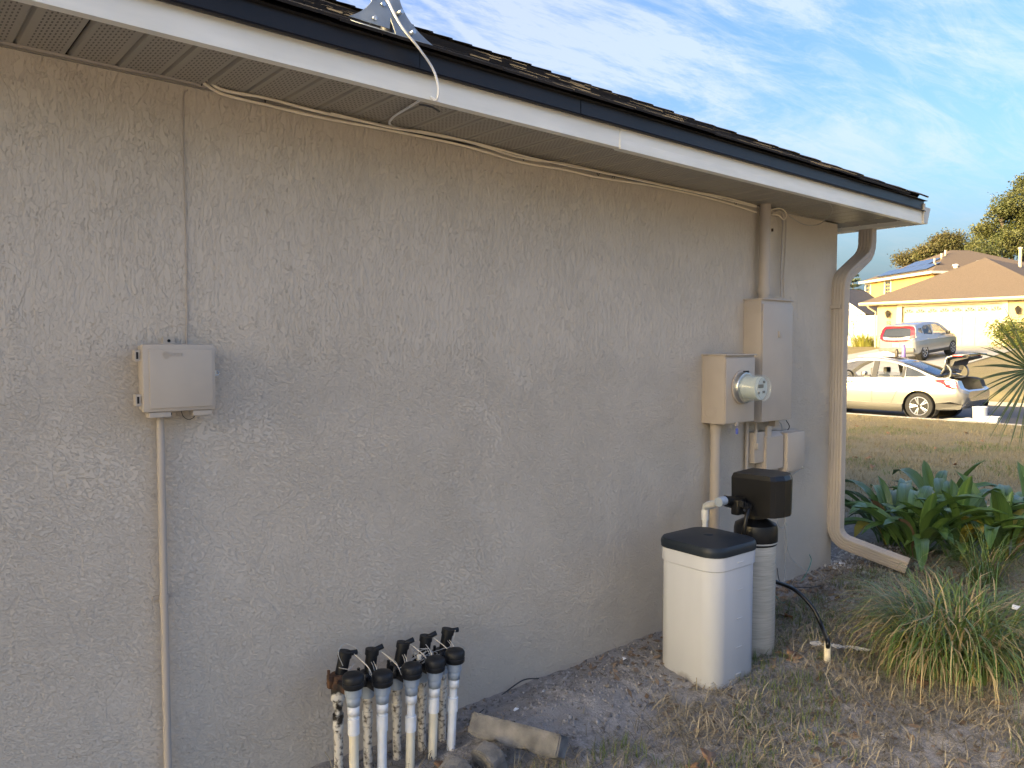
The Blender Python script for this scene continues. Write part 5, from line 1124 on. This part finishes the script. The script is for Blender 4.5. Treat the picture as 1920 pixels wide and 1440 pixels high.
def loft(sts, parent, mat, axles, r, zc=.325):
    """dense shell through the stations; side faces inside the wheel circles are left out and the rim snapped to the circle"""
    cols = list(zip(*sts)); X = cols[0]; xs_ = []
    for a, c_ in zip(X, X[1:]): k = max(1, int(round((c_-a)/.03))); xs_ += [a+(c_-a)*i/k for i in range(k)]
    xs_.append(X[-1]); dense = []
    for x in xs_:
        i = max(k for k in range(len(X)-1) if X[k] <= x+1e-9); t_ = (x-X[i])/(X[i+1]-X[i]); row = [x]
        for ci in range(1, 10):
            c_ = cols[ci]
            if ci < 7:                                   # outer skin: smooth (monotone cubic)
                def sl(k):
                    if k <= 0 or k >= len(X)-1: k = min(max(k, 0), len(X)-2); return (c_[k+1]-c_[k])/(X[k+1]-X[k])
                    d0 = (c_[k]-c_[k-1])/(X[k]-X[k-1]); d1 = (c_[k+1]-c_[k])/(X[k+1]-X[k]); return 0 if d0*d1 <= 0 else 2*d0*d1/(d0+d1)
                h_ = X[i+1]-X[i]; row.append((1+2*t_)*(1-t_)**2*c_[i]+t_*(1-t_)**2*h_*sl(i)+t_*t_*(3-2*t_)*c_[i+1]+t_*t_*(t_-1)*h_*sl(i+1))
            else: row.append(c_[i]+(c_[i+1]-c_[i])*t_)
        dense.append(row)
    rings = []; inner = []
    for (x, z0, ws, zm, wm, zb, wb, wi, z1, zi) in dense:
        h = [(0, z0), (ws*.92, z0)]
        k1, k2 = 12, 11
        for i in range(k1): t_ = i/k1; h.append((ws+(wm-ws)*math.sin(t_*1.5708), z0+.06+(zm-z0-.06)*t_))
        for i in range(k2+1): t_ = i/k2; h.append((wm+(wb-wm)*(1-math.cos(t_*1.5708)) + .012*math.exp(-((t_-.55)/.10)**2), zm+(zb-zm)*t_))
        no_ = len(h); h += [(wi, z1), (wi-.02, zi), (0, zi)]
        rings.append([(x, y, z) for y, z in h] + [(x, -y, z) for y, z in h[-2:0:-1]]); inner.append(zi < zb-.2)
    n = len(rings[0]); b = MB(); V = [Vector(p) for r_ in rings for p in r_]; fs = []; mi = []
    for i in range(len(rings)-1):
        for j in range(n):
            f = (i*n+j, i*n+(j+1) % n, (i+1)*n+(j+1) % n, (i+1)*n+j); c_ = sum((V[q] for q in f), Vector())/4
            if abs(c_.y) > .6 and any(math.hypot(c_.x-a, c_.z-zc) < r for a in axles) and c_.z < zc+r and (j < no_-1 or j > 2*no_): continue
            fs.append(f); mi.append(1 if (inner[i] or inner[i+1]) and no_-1 < j < no_+5 and abs(c_.y) < .80 and c_.z < 1.0 and j in range(no_, no_+5) else 0)
    used = {}
    for f in fs:
        for q in f: used[q] = used.get(q, 0)+1
    for q, k in used.items():
        v = V[q]
        if abs(v.y) > .6 and k < 4:
            for a in axles:
                d = math.hypot(v.x-a, v.z-zc)
                if abs(d-r) < .05: v.x = a+(v.x-a)*r/d; v.z = zc+(v.z-zc)*r/d
    b.add(V, fs, 0, True); b.mi = mi; b.add(rings[0], [tuple(range(n))[::-1]]); b.add(rings[-1], [tuple(range(n))])
    for a in axles:
        for sg in (-1, 1): MB().lathe([(0, 0), (r*1.015, 0), (r*1.015, .235), (r*1.0, .235), (r*1.0, .01), (0, .01)], (a, sg*.63, zc), 28, (0, sg, 0)).build('wheel_well', 'trim_black', parent)
    return b.build('body', [mat, 'interior'], parent)
def wheel(parent, x, y, r, w_, spokes, sg, mat='alloy'):
    o = bpy.data.objects.new('wheel', None); C.objects.link(o); o.parent = parent; o.location = (x, y, r); o.empty_display_size = .1
    ax = (0, sg, 0)
    MB().lathe([(r*.66, -w_/2), (r*.93, -w_/2), (r, -w_/2+.03), (r, w_/2-.03), (r*.93, w_/2), (r*.70, w_/2), (r*.66, w_/2-.01)], n=28, axis=ax).build('tyre', 'tyre', o)
    b = MB().lathe([(r*.64, -w_/2+.02), (r*.69, w_/2-.005), (r*.66, w_/2), (r*.61, w_/2-.015), (r*.60, -w_/2+.03)], n=28, axis=ax)
    for k in range(spokes):
        for dd in (-.13, .13) if spokes == 5 else (0,):
            a = 6.2832*k/spokes; a1 = a+dd*1.1; a0 = a+dd*.6
            p0_ = Vector((math.cos(a0)*r*.12, sg*(w_/2-.03), math.sin(a0)*r*.12)); p1_ = Vector((math.cos(a1)*r*.63, sg*(w_/2-.015), math.sin(a1)*r*.63)); b.tube([p0_, p1_], [r*.075, r*.05], 6)
    b.lathe([(r*.17, 0), (r*.15, .02), (0, .025)], (0, sg*(w_/2-.035), 0), 12, ax); b.build('rim', mat, o)
    MB().lathe([(r*.60, 0), (0, 0.001)], (0, sg*(w_/2-.09), 0), 20, ax).build('brake_disc', 'trim_black', o); return o
def canopy(parent, rail, yf, parts, crown=.05):
    """surface from one cant rail to the other; parts: (x0, x1, name, material)"""
    xs_ = [p[0] for p in rail]
    def zr(x): 
        for (a, za), (c_, zc_) in zip(rail, rail[1:]):
            if a <= x <= c_: return za+(zc_-za)*(x-a)/(c_-a)
        return rail[-1][1]
    for x0, x1, nm, mat in parts:
        b = MB(); nx_, ny_ = 10, 9; vs = []
        for i in range(nx_+1):
            x = x0+(x1-x0)*i/nx_; z = zr(x); yy = yf(z)
            for j in range(ny_): v = -1+2*j/(ny_-1); vs.append((x, v*yy, z+crown*(1-v*v)+.005))
        b.add(vs, [(i*ny_+j, (i+1)*ny_+j, (i+1)*ny_+j+1, i*ny_+j+1) for i in range(nx_) for j in range(ny_-1)], sm=True); o = b.build(nm, mat, parent)
        o.modifiers.new('thickness', 'SOLIDIFY').thickness = .02
def side(parent, outer, holes, yf, mat, glasses):
    for sg in (-1, 1):
        MB().prism([outer]+holes, .035, lambda u, v, w_: (u, sg*(yf(v)-w_+.004), v)).build('window_frame', mat, parent)
        for g_, gm in glasses: MB().prism([g_], .006, lambda u, v, w_: (u, sg*(yf(v)-.016-w_), v)).build('side_window', gm, parent)
def seat(parent, x, y, z0, mat='seat_gray'):
    MB().box((x, y, z0+.30), (.14, .46, .62), Matrix.Rotation(-.2, 3, 'Y'), bev=.05).box((x-.12, y, z0+.70), (.10, .26, .18), bev=.04).box((x+.28, y, z0), (.5, .48, .16), bev=.05).build('seat', mat, parent)
# ---- silver sedan with its boot open
rwp = at(1725, 787, 18.35)
AX = 1.00
sd = thing('sedan', 'silver sedan parked on the street with its trunk open', 'car', (rwp.x+.80, rwp.y-AX, ZROAD+.002), R(90))
S = [(0.0, .48, .60, .58, .66, .70, .62, .45, .71, .71), (.05, .40, .74, .58, .80, .735, .76, .55, .74, .74), (.13, .33, .80, .60, .86, .78, .82, .56, .775, .70), (.20, .28, .82, .64, .885, .95, .83, .58, .945, .50), (.45, .25, .85, .64, .90, 1.0, .835, .62, .995, .48),
     (.74, .24, .87, .64, .905, 1.005, .845, .62, 1.0, .48), (.76, .24, .87, .64, .905, 1.005, .845, .72, 1.0, 1.0), (1.20, .22, .88, .66, .91, 1.0, .85, .74, .98, .97), (1.22, .22, .88, .66, .91, 1.0, .85, .78, .98, .40), (2.0, .20, .88, .64, .91, .97, .86, .79, .95, .34),
     (3.1, .20, .88, .64, .905, .92, .86, .79, .90, .34), (3.25, .20, .88, .64, .90, .92, .85, .78, .93, .90), (3.55, .20, .87, .62, .90, .93, .83, .70, .95, .985), (4.0, .20, .85, .58, .88, .84, .80, .6, .87, .90), (4.3, .22, .78, .54, .82, .74, .74, .5, .76, .78), (4.45, .26, .66, .50, .70, .64, .62, .4, .66, .66), (4.52, .32, .5, .48, .55, .56, .5, .3, .57, .57)]
loft(S, sd, 'silver', (AX, AX+2.65), .372)
for x in (AX, AX+2.65):
    for sg in (-1, 1): wheel(sd, x, sg*.79, .325, .215, 5, sg)
ysd = lambda z: .845-(z-1.0)*.42
def ybody(z):
    if z < .64: return .88+.03*math.sin(max(0, (z-.28)/.36)*1.57)
    t_ = min(1, (z-.64)/.34); return .91-.055*(1-math.cos(t_*1.57))+.012*math.exp(-((t_-.55)/.10)**2)
rail = [(.60, 1.0), (.85, 1.10), (1.15, 1.225), (1.45, 1.325), (1.80, 1.405), (2.2, 1.445), (2.6, 1.44), (2.9, 1.37), (3.2, 1.24), (3.62, .95)]
outer = rail + [(3.1, .905), (2.0, .955), (1.2, .985)]
w1 = [(2.16, .985), (2.17, 1.385), (2.55, 1.385), (2.82, 1.33), (3.08, 1.215), (3.36, 1.03), (3.30, .95)]; w2 = [(1.42, 1.005), (1.44, 1.265), (1.62, 1.33), (1.85, 1.375), (2.03, 1.385), (2.03, .99)]; w3 = [(.86, 1.045), (1.02, 1.13), (1.20, 1.20), (1.36, 1.26), (1.34, 1.015), (1.1, 1.02)]
side(sd, outer, [w1, w2, w3], ysd, 'silver', [(w3, 'car_glass'), ([(1.42, 1.005), (1.44, 1.11), (2.03, 1.13), (2.03, .99)], 'clear_glass')])
for sg in (-1, 1):
    for a, c_ in ((2.035, 2.155), (1.365, 1.425)): MB().prism([[(a, .985), (c_, .98), (c_, 1.39 if a > 2 else 1.27), (a, 1.385 if a > 2 else 1.25)]], .010, lambda u, v, w_: (u, sg*(ysd(v)+.012-w_), v)).build('pillar_trim', 'trim_black', sd)
    MB().prism([[(1.42, .42), (1.415, .98), (1.421, .98), (1.426, .42)]], .012, lambda u, v, w_: (u, sg*(.906-.05*abs(v-.64)-w_+.008), v)).build('door_gap', 'trim_black', sd) if False else None
canopy(sd, rail, ysd, [(1.46, 2.72, 'roof', 'silver'), (2.72, 3.60, 'windshield', 'clear_glass'), (.66, 1.46, 'rear_window', 'car_glass')], .045)
for sg in (-1, 1):
    MB().box((2.33, sg*.885, .265), (1.92, .07, .20), bev=.025).build('sill_trim', 'trim_black', sd)
    MB().prism([[(.06, .40), (.10, .30), (.62, .27), (.62, .42), (.30, .46)]], .03, lambda u, v, w_: (u, sg*(.885-max(0, .25-u)*.35-w_+.03), v)).build('bumper_trim', 'trim_black', sd)
    MB().prism([[(.16, .76), (.22, .955), (.42, .975), (.62, .965), (.70, .94), (.52, .90), (.40, .80), (.30, .765)]], .02, lambda u, v, w_: (u, sg*(.895-max(0, .32-u)*.4-(v-.76)*.17-w_+.036), v)).build('tail_light', 'red_lamp', sd)
    MB().prism([[(.20, .85), (.23, .94), (.44, .945), (.40, .86)]], .02, lambda u, v, w_: (u, sg*(.895-max(0, .32-u)*.4-(v-.76)*.17-w_+.042), v)).build('reverse_lamp', 'clear_lamp', sd)
    for x in (1.58, 2.72): MB().box((x, sg*.905, .885-.012*(x-1.5)), (.20, .03, .032), bev=.012).build('door_handle', 'silver', sd)
    for xs2 in ([(1.40, .985), (1.385, .80), (1.45, .60), (1.50, .36)], [(2.09, .97), (2.10, .6), (2.11, .28)]):
        pass
    MB().box((3.18, sg*.98, 1.0), (.12, .18, .13), bev=.04).build('mirror', 'silver', sd)
    for p in ([(1.36, .955), (1.40, .80), (1.52, .64), (1.62, .42), (1.66, .29)], [(2.10, .945), (2.11, .60), (2.11, .29)]):
        MB().tube([(x, sg*(ybody(z)+.002), z) for x, z in spline([Vector((a, c_, 0)) for a, c_ in p], 4) and [(q.x, q.y) for q in spline([Vector((a, c_, 0)) for a, c_ in p], 4)]], .0045, 4).build('door_seam', 'trim_black', sd)
MB().box((.30, 0, .50), (.22, 1.1, .02)).build('trunk_floor', 'interior', sd)
MB().box((.10, 0, .52), (.12, 1.3, .10), bev=.03).build('number_plate_recess', 'trim_black', sd) if False else None
# trunk lid, standing open on two goosenecks
b = MB(); prof = [(.66, 1.10), (.60, 1.20), (.57, 1.34), (.56, 1.44), (.52, 1.50), (.40, 1.535), (.22, 1.55), (.06, 1.575)]; vs = []
for x, z in prof:
    for v in (-1, -.6, -.2, .2, .6, 1): vs.append((x+.04*(1-v*v), v*.60, z+.012*(1-v*v)))
b.add(vs, [(i*6+j, i*6+j+1, (i+1)*6+j+1, (i+1)*6+j) for i in range(7) for j in range(5)], sm=True); ldd = b.build('trunk_lid', 'silver', sd); ldd.modifiers.new('thickness', 'SOLIDIFY').thickness = .03
MB().prism([[(.50, 1.30), (.50, 1.42), (.44, 1.46), (.18, 1.50), (.10, 1.52), (.12, 1.48), (.40, 1.40), (.44, 1.30)]], .9, lambda u, v, w_: (u, w_-.45, v-.01)).build('lid_lining', 'seat_gray', ldd)
MB().box((.30, .58, 1.525), (.22, .05, .04), bev=.01).box((.30, -.58, 1.525), (.22, .05, .04), bev=.01).build('lid_lamp', 'red_lamp', ldd)
for sg in (-1, 1): MB().tube(spline([(.80, sg*.54, .96), (.50, sg*.54, 1.0), (.44, sg*.54, 1.12), (.48, sg*.54, 1.24), (.57, sg*.54, 1.33)], 5), .022, 8).build('hinge_arm', 'silver', sd)
for y in (-.36, .36): seat(sd, 2.42, y, .42); seat(sd, 1.42, y, .42)
MB().tube([(2.98+.05*math.cos(a*.5236), .36+.19*math.cos(a*.5236), .93+.19*math.sin(a*.5236)) for a in range(13)], .018, 8).build('steering_wheel', 'trim_black', sd)
MB().box((3.2, 0, .88), (.35, 1.5, .12), bev=.05).build('dashboard', 'trim_black', sd)
# ---- hatchback in the driveway
kp = at(1681, 671, 34.6); kz = lin(kp.x+.8, PROF)+.035
ks = thing('hatchback', 'pale silver boxy hatchback parked in the driveway facing the garage', 'car', (kp.x, kp.y, kz), R(-5)); ks.rotation_euler = (0, -math.atan(1.58/18.4), R(-5))
S = [(0.0, .42, .66, .62, .74, .92, .74, .5, .93, .93), (.06, .34, .78, .62, .84, 1.0, .80, .6, 1.0, 1.0), (.25, .28, .84, .66, .89, 1.03, .83, .72, 1.02, 1.0), (.30, .26, .86, .66, .90, 1.03, .84, .74, 1.02, .5), (1.2, .24, .87, .66, .90, 1.02, .85, .77, 1.0, .40), (2.6, .24, .87, .64, .90, .99, .85, .77, .97, .40), (2.8, .24, .87, .64, .90, .99, .84, .76, .98, .96),
     (3.2, .24, .86, .64, .89, .98, .82, .68, 1.0, 1.02), (3.7, .26, .82, .62, .86, .92, .78, .6, .95, .97), (4.0, .28, .74, .56, .78, .80, .70, .5, .82, .84), (4.14, .34, .58, .52, .62, .66, .56, .3, .67, .67)]
loft(S, ks, 'silver_blue', (.78, 3.35), .375)
for x in (.78, 3.35):
    for sg in (-1, 1): wheel(ks, x, sg*.79, .325, .21, 6, sg)
yks = lambda z: .84-(z-1.0)*.28
rail = [(.14, 1.02), (.20, 1.28), (.30, 1.47), (.50, 1.545), (1.1, 1.585), (1.9, 1.585), (2.3, 1.55), (2.7, 1.38), (3.25, 1.0)]
outer = rail+[(2.6, .98), (1.2, 1.0)]
w1 = [(1.72, 1.04), (1.70, 1.50), (2.15, 1.49), (2.45, 1.38), (2.90, 1.10), (2.86, 1.03)]; w2 = [(.86, 1.12), (.82, 1.40), (1.0, 1.49), (1.60, 1.505), (1.62, 1.05)]; w3 = [(.42, 1.25), (.50, 1.40), (.76, 1.40), (.80, 1.15)]
side(ks, outer, [w1, w2, w3], yks, 'silver_blue', [(w1, 'clear_glass'), (w2, 'car_glass'), (w3, 'car_glass')])
canopy(ks, rail, yks, [(.30, 2.32, 'roof', 'silver_blue'), (2.32, 3.2, 'windshield', 'clear_glass')], .05)
# tailgate with red wrap-round lamp, glass and plate
def rear(u, v): return (lin(v, [(.8, -.02), (.92, -.012), (1.02, .0), (1.28, .12), (1.47, .24), (1.6, .34)]) + .09*(u/.8)**4, u, v)
def rp(nm, loops, off, th, mat): return MB().prism(loops, th, lambda u, v, w_: (lambda p: (p[0]-off-w_, p[1], p[2]))(rear(u, v))).build(nm, mat, ks)
ringo = [(-.76, .98), (-.70, .90), (-.45, .86), (0, .85), (.45, .86), (.70, .90), (.76, .98), (.79, 1.12), (.74, 1.36), (.66, 1.49), (.4, 1.52), (0, 1.53), (-.4, 1.52), (-.66, 1.49), (-.74, 1.36), (-.79, 1.12)]
ringi = [(-.60, 1.00), (-.52, .94), (-.3, .915), (0, .91), (.3, .915), (.52, .94), (.60, 1.00), (.64, 1.12), (.60, 1.34), (.55, 1.42), (.3, 1.44), (0, 1.445), (-.3, 1.44), (-.55, 1.42), (-.60, 1.34), (-.64, 1.12)]
rp('tailgate', [[(x*1.03, z if z < 1.2 else z+.01) for x, z in ringo]], -.06, .06, 'silver_blue'); rp('tail_light', [ringo, ringi], .002, .03, 'red_lamp')
rp('tailgate_panel', [[(-.60, 1.00), (-.52, .94), (-.3, .915), (0, .91), (.3, .915), (.52, .94), (.60, 1.00), (.62, 1.07), (.3, 1.045), (0, 1.04), (-.3, 1.045), (-.62, 1.07)]], .001, .02, 'silver_blue')
rp('rear_window', [[(-.62, 1.075), (-.3, 1.05), (0, 1.045), (.3, 1.05), (.62, 1.075), (.60, 1.34), (.55, 1.42), (.3, 1.44), (0, 1.445), (-.3, 1.44), (-.55, 1.42), (-.60, 1.34)]], .001, .015, 'back_glass')
MB().box((.005, 0, 1.00), (.015, .09, .04), bev=.005).build('badge', 'trim_black', ks)
pm('plate', (.62, .58, .42), (.5, .5, .4), 30, .5); pm('bumper_gray', (.16, .155, .15), None, 6, .6)
MB().box((-.015, 0, .70), (.02, .32, .16)).build('number_plate', 'plate', ks)
MB().box((.09, 0, .46), (.30, 1.62, .20), bev=.06).build('bumper', 'bumper_gray', ks)
for sg in (-1, 1):
    MB().box((2.05, sg*.865, .30), (1.95, .06, .14), bev=.03).build('sill_trim', 'trim_black', ks); MB().box((2.72, sg*.97, 1.06), (.12, .18, .15), bev=.04).build('mirror', 'trim_black', ks)
    for x in (1.15, 2.05): MB().box((x, sg*.895, .90), (.18, .03, .03), bev=.01).build('door_handle', 'silver_blue', ks)
for y in (-.36, .36): seat(ks, 2.0, y, .5); seat(ks, 1.0, y, .5)
# ================================================================== things round the sedan
def sed(x, y, z): return sd.matrix_world @ Vector((x, y, z))
bpy.context.view_layer.update()
def zroof(x): return 1.49
pm('purple', (.18, .13, .42), (.15, .11, .36), 6, .4); pm('bottle_brown', (.05, .04, .03), None, 6, .4)
def bottle(label, px, py, mat, h, r, brown):
    p = at(px, py, 18.9); lp_ = sd.matrix_world.inverted() @ p; q_ = sed(max(1.6, min(2.6, lp_.x)), 0.35, 1.478)
    t_ = thing('bottle', label, 'bottle', q_); MB().lathe([(r*.95, 0), (r, .02), (r, h*.72), (r*.75, h*.84)], n=14).build('flask', mat, t_); MB().lathe([(r*.72, h*.84), (r*.74, h*.97), (r*.5, h)], n=14).build('lid', mat if not brown else 'trim_black', t_); return lp_.x
x1_ = bottle('dark drink bottle standing on the sedan roof', 1668, 674, 'bottle_brown', .20, .042, True); x2_ = bottle('purple drink bottle standing on the sedan roof', 1699, 676, 'purple', .30, .045, False)
pm('cloth_white', (.72, .66, .62), (.62, .58, .56), 8, .9)
b = MB(); nu, nv = 22, 8; vs = []
for i in range(nu):
    for j in range(nv):
        u = i/(nu-1); v = j/(nv-1); p = sed(1.75+u*1.05, -.20+v*.45, 1.490); e_ = math.sin(math.pi*u)*math.sin(math.pi*v); vs.append((p.x, p.y, p.z+.008+e_*(.10+.06*nz(u*7, v*4, 1)+.03*nz(u*15, v*8, 4))))
b.add(vs, [(i*nv+j, (i+1)*nv+j, (i+1)*nv+j+1, i*nv+j+1) for i in range(nu-1) for j in range(nv-1)], sm=True); o = b.build('towel', 'cloth_white'); o.modifiers.new('thickness', 'SOLIDIFY').thickness = .01; tag(o, 'crumpled white towel on the sedan roof between the bottles', 'towel')
bk_ = on_z(1837, 794, ZROAD); 
bu = thing('bucket', 'white plastic bucket standing behind the open trunk', 'bucket', (bk_.x, bk_.y, ZROAD+.002)); MB().lathe([(.135, 0), (.15, .34), (.158, .345), (.158, .375), (.148, .38), (.140, .03), (0, .03)], n=20).build('pail', 'white_plastic', bu)
MB().tube([(.0, -.16, .34), (.10, -.14, .26), (.15, -.03, .22), (.11, .12, .27), (.0, .16, .34)], .006, 6).build('handle', 'steel', bu)
c_ = on_z(1857, 796, ZROAD); tub = thing('plastic_tub', 'low white plastic tub right of the bucket', 'tub', (c_.x+.0, c_.y-.02, ZROAD+.002)); stack(MB(), [(.12, .15, .03, 0), (.135, .165, .03, .16), (.142, .172, .03, .165), (.142, .172, .03, .18), (.125, .155, .03, .175), (.115, .145, .03, .02)]).build('basin', 'white_plastic', tub); MB().box((0, -.178, .15), (.10, .012, .03), bev=.004).build('grip', 'white_plastic', tub)
c_ = on_z(1800, 792, ZROAD); b = MB(); nu, nv = 16, 7; vs = []
for i in range(nu):
    for j in range(nv): u = i/(nu-1); v = j/(nv-1); vs.append((c_.x+.35+(v-.5)*.5, c_.y+.55-u*1.05, ZROAD+.008+.10*max(0, math.sin(math.pi*v))*max(0, math.sin(math.pi*u))*(.5+.6*abs(nz(u*6, v*3, 2)))))
b.add(vs, [(i*nv+j, (i+1)*nv+j, (i+1)*nv+j+1, i*nv+j+1) for i in range(nu-1) for j in range(nv-1)], sm=True); o = b.build('plastic_sheet', 'scrap_white'); o.modifiers.new('thickness', 'SOLIDIFY').thickness = .006; tag(o, 'white crumpled sheet on the road under the open trunk', 'sheet')
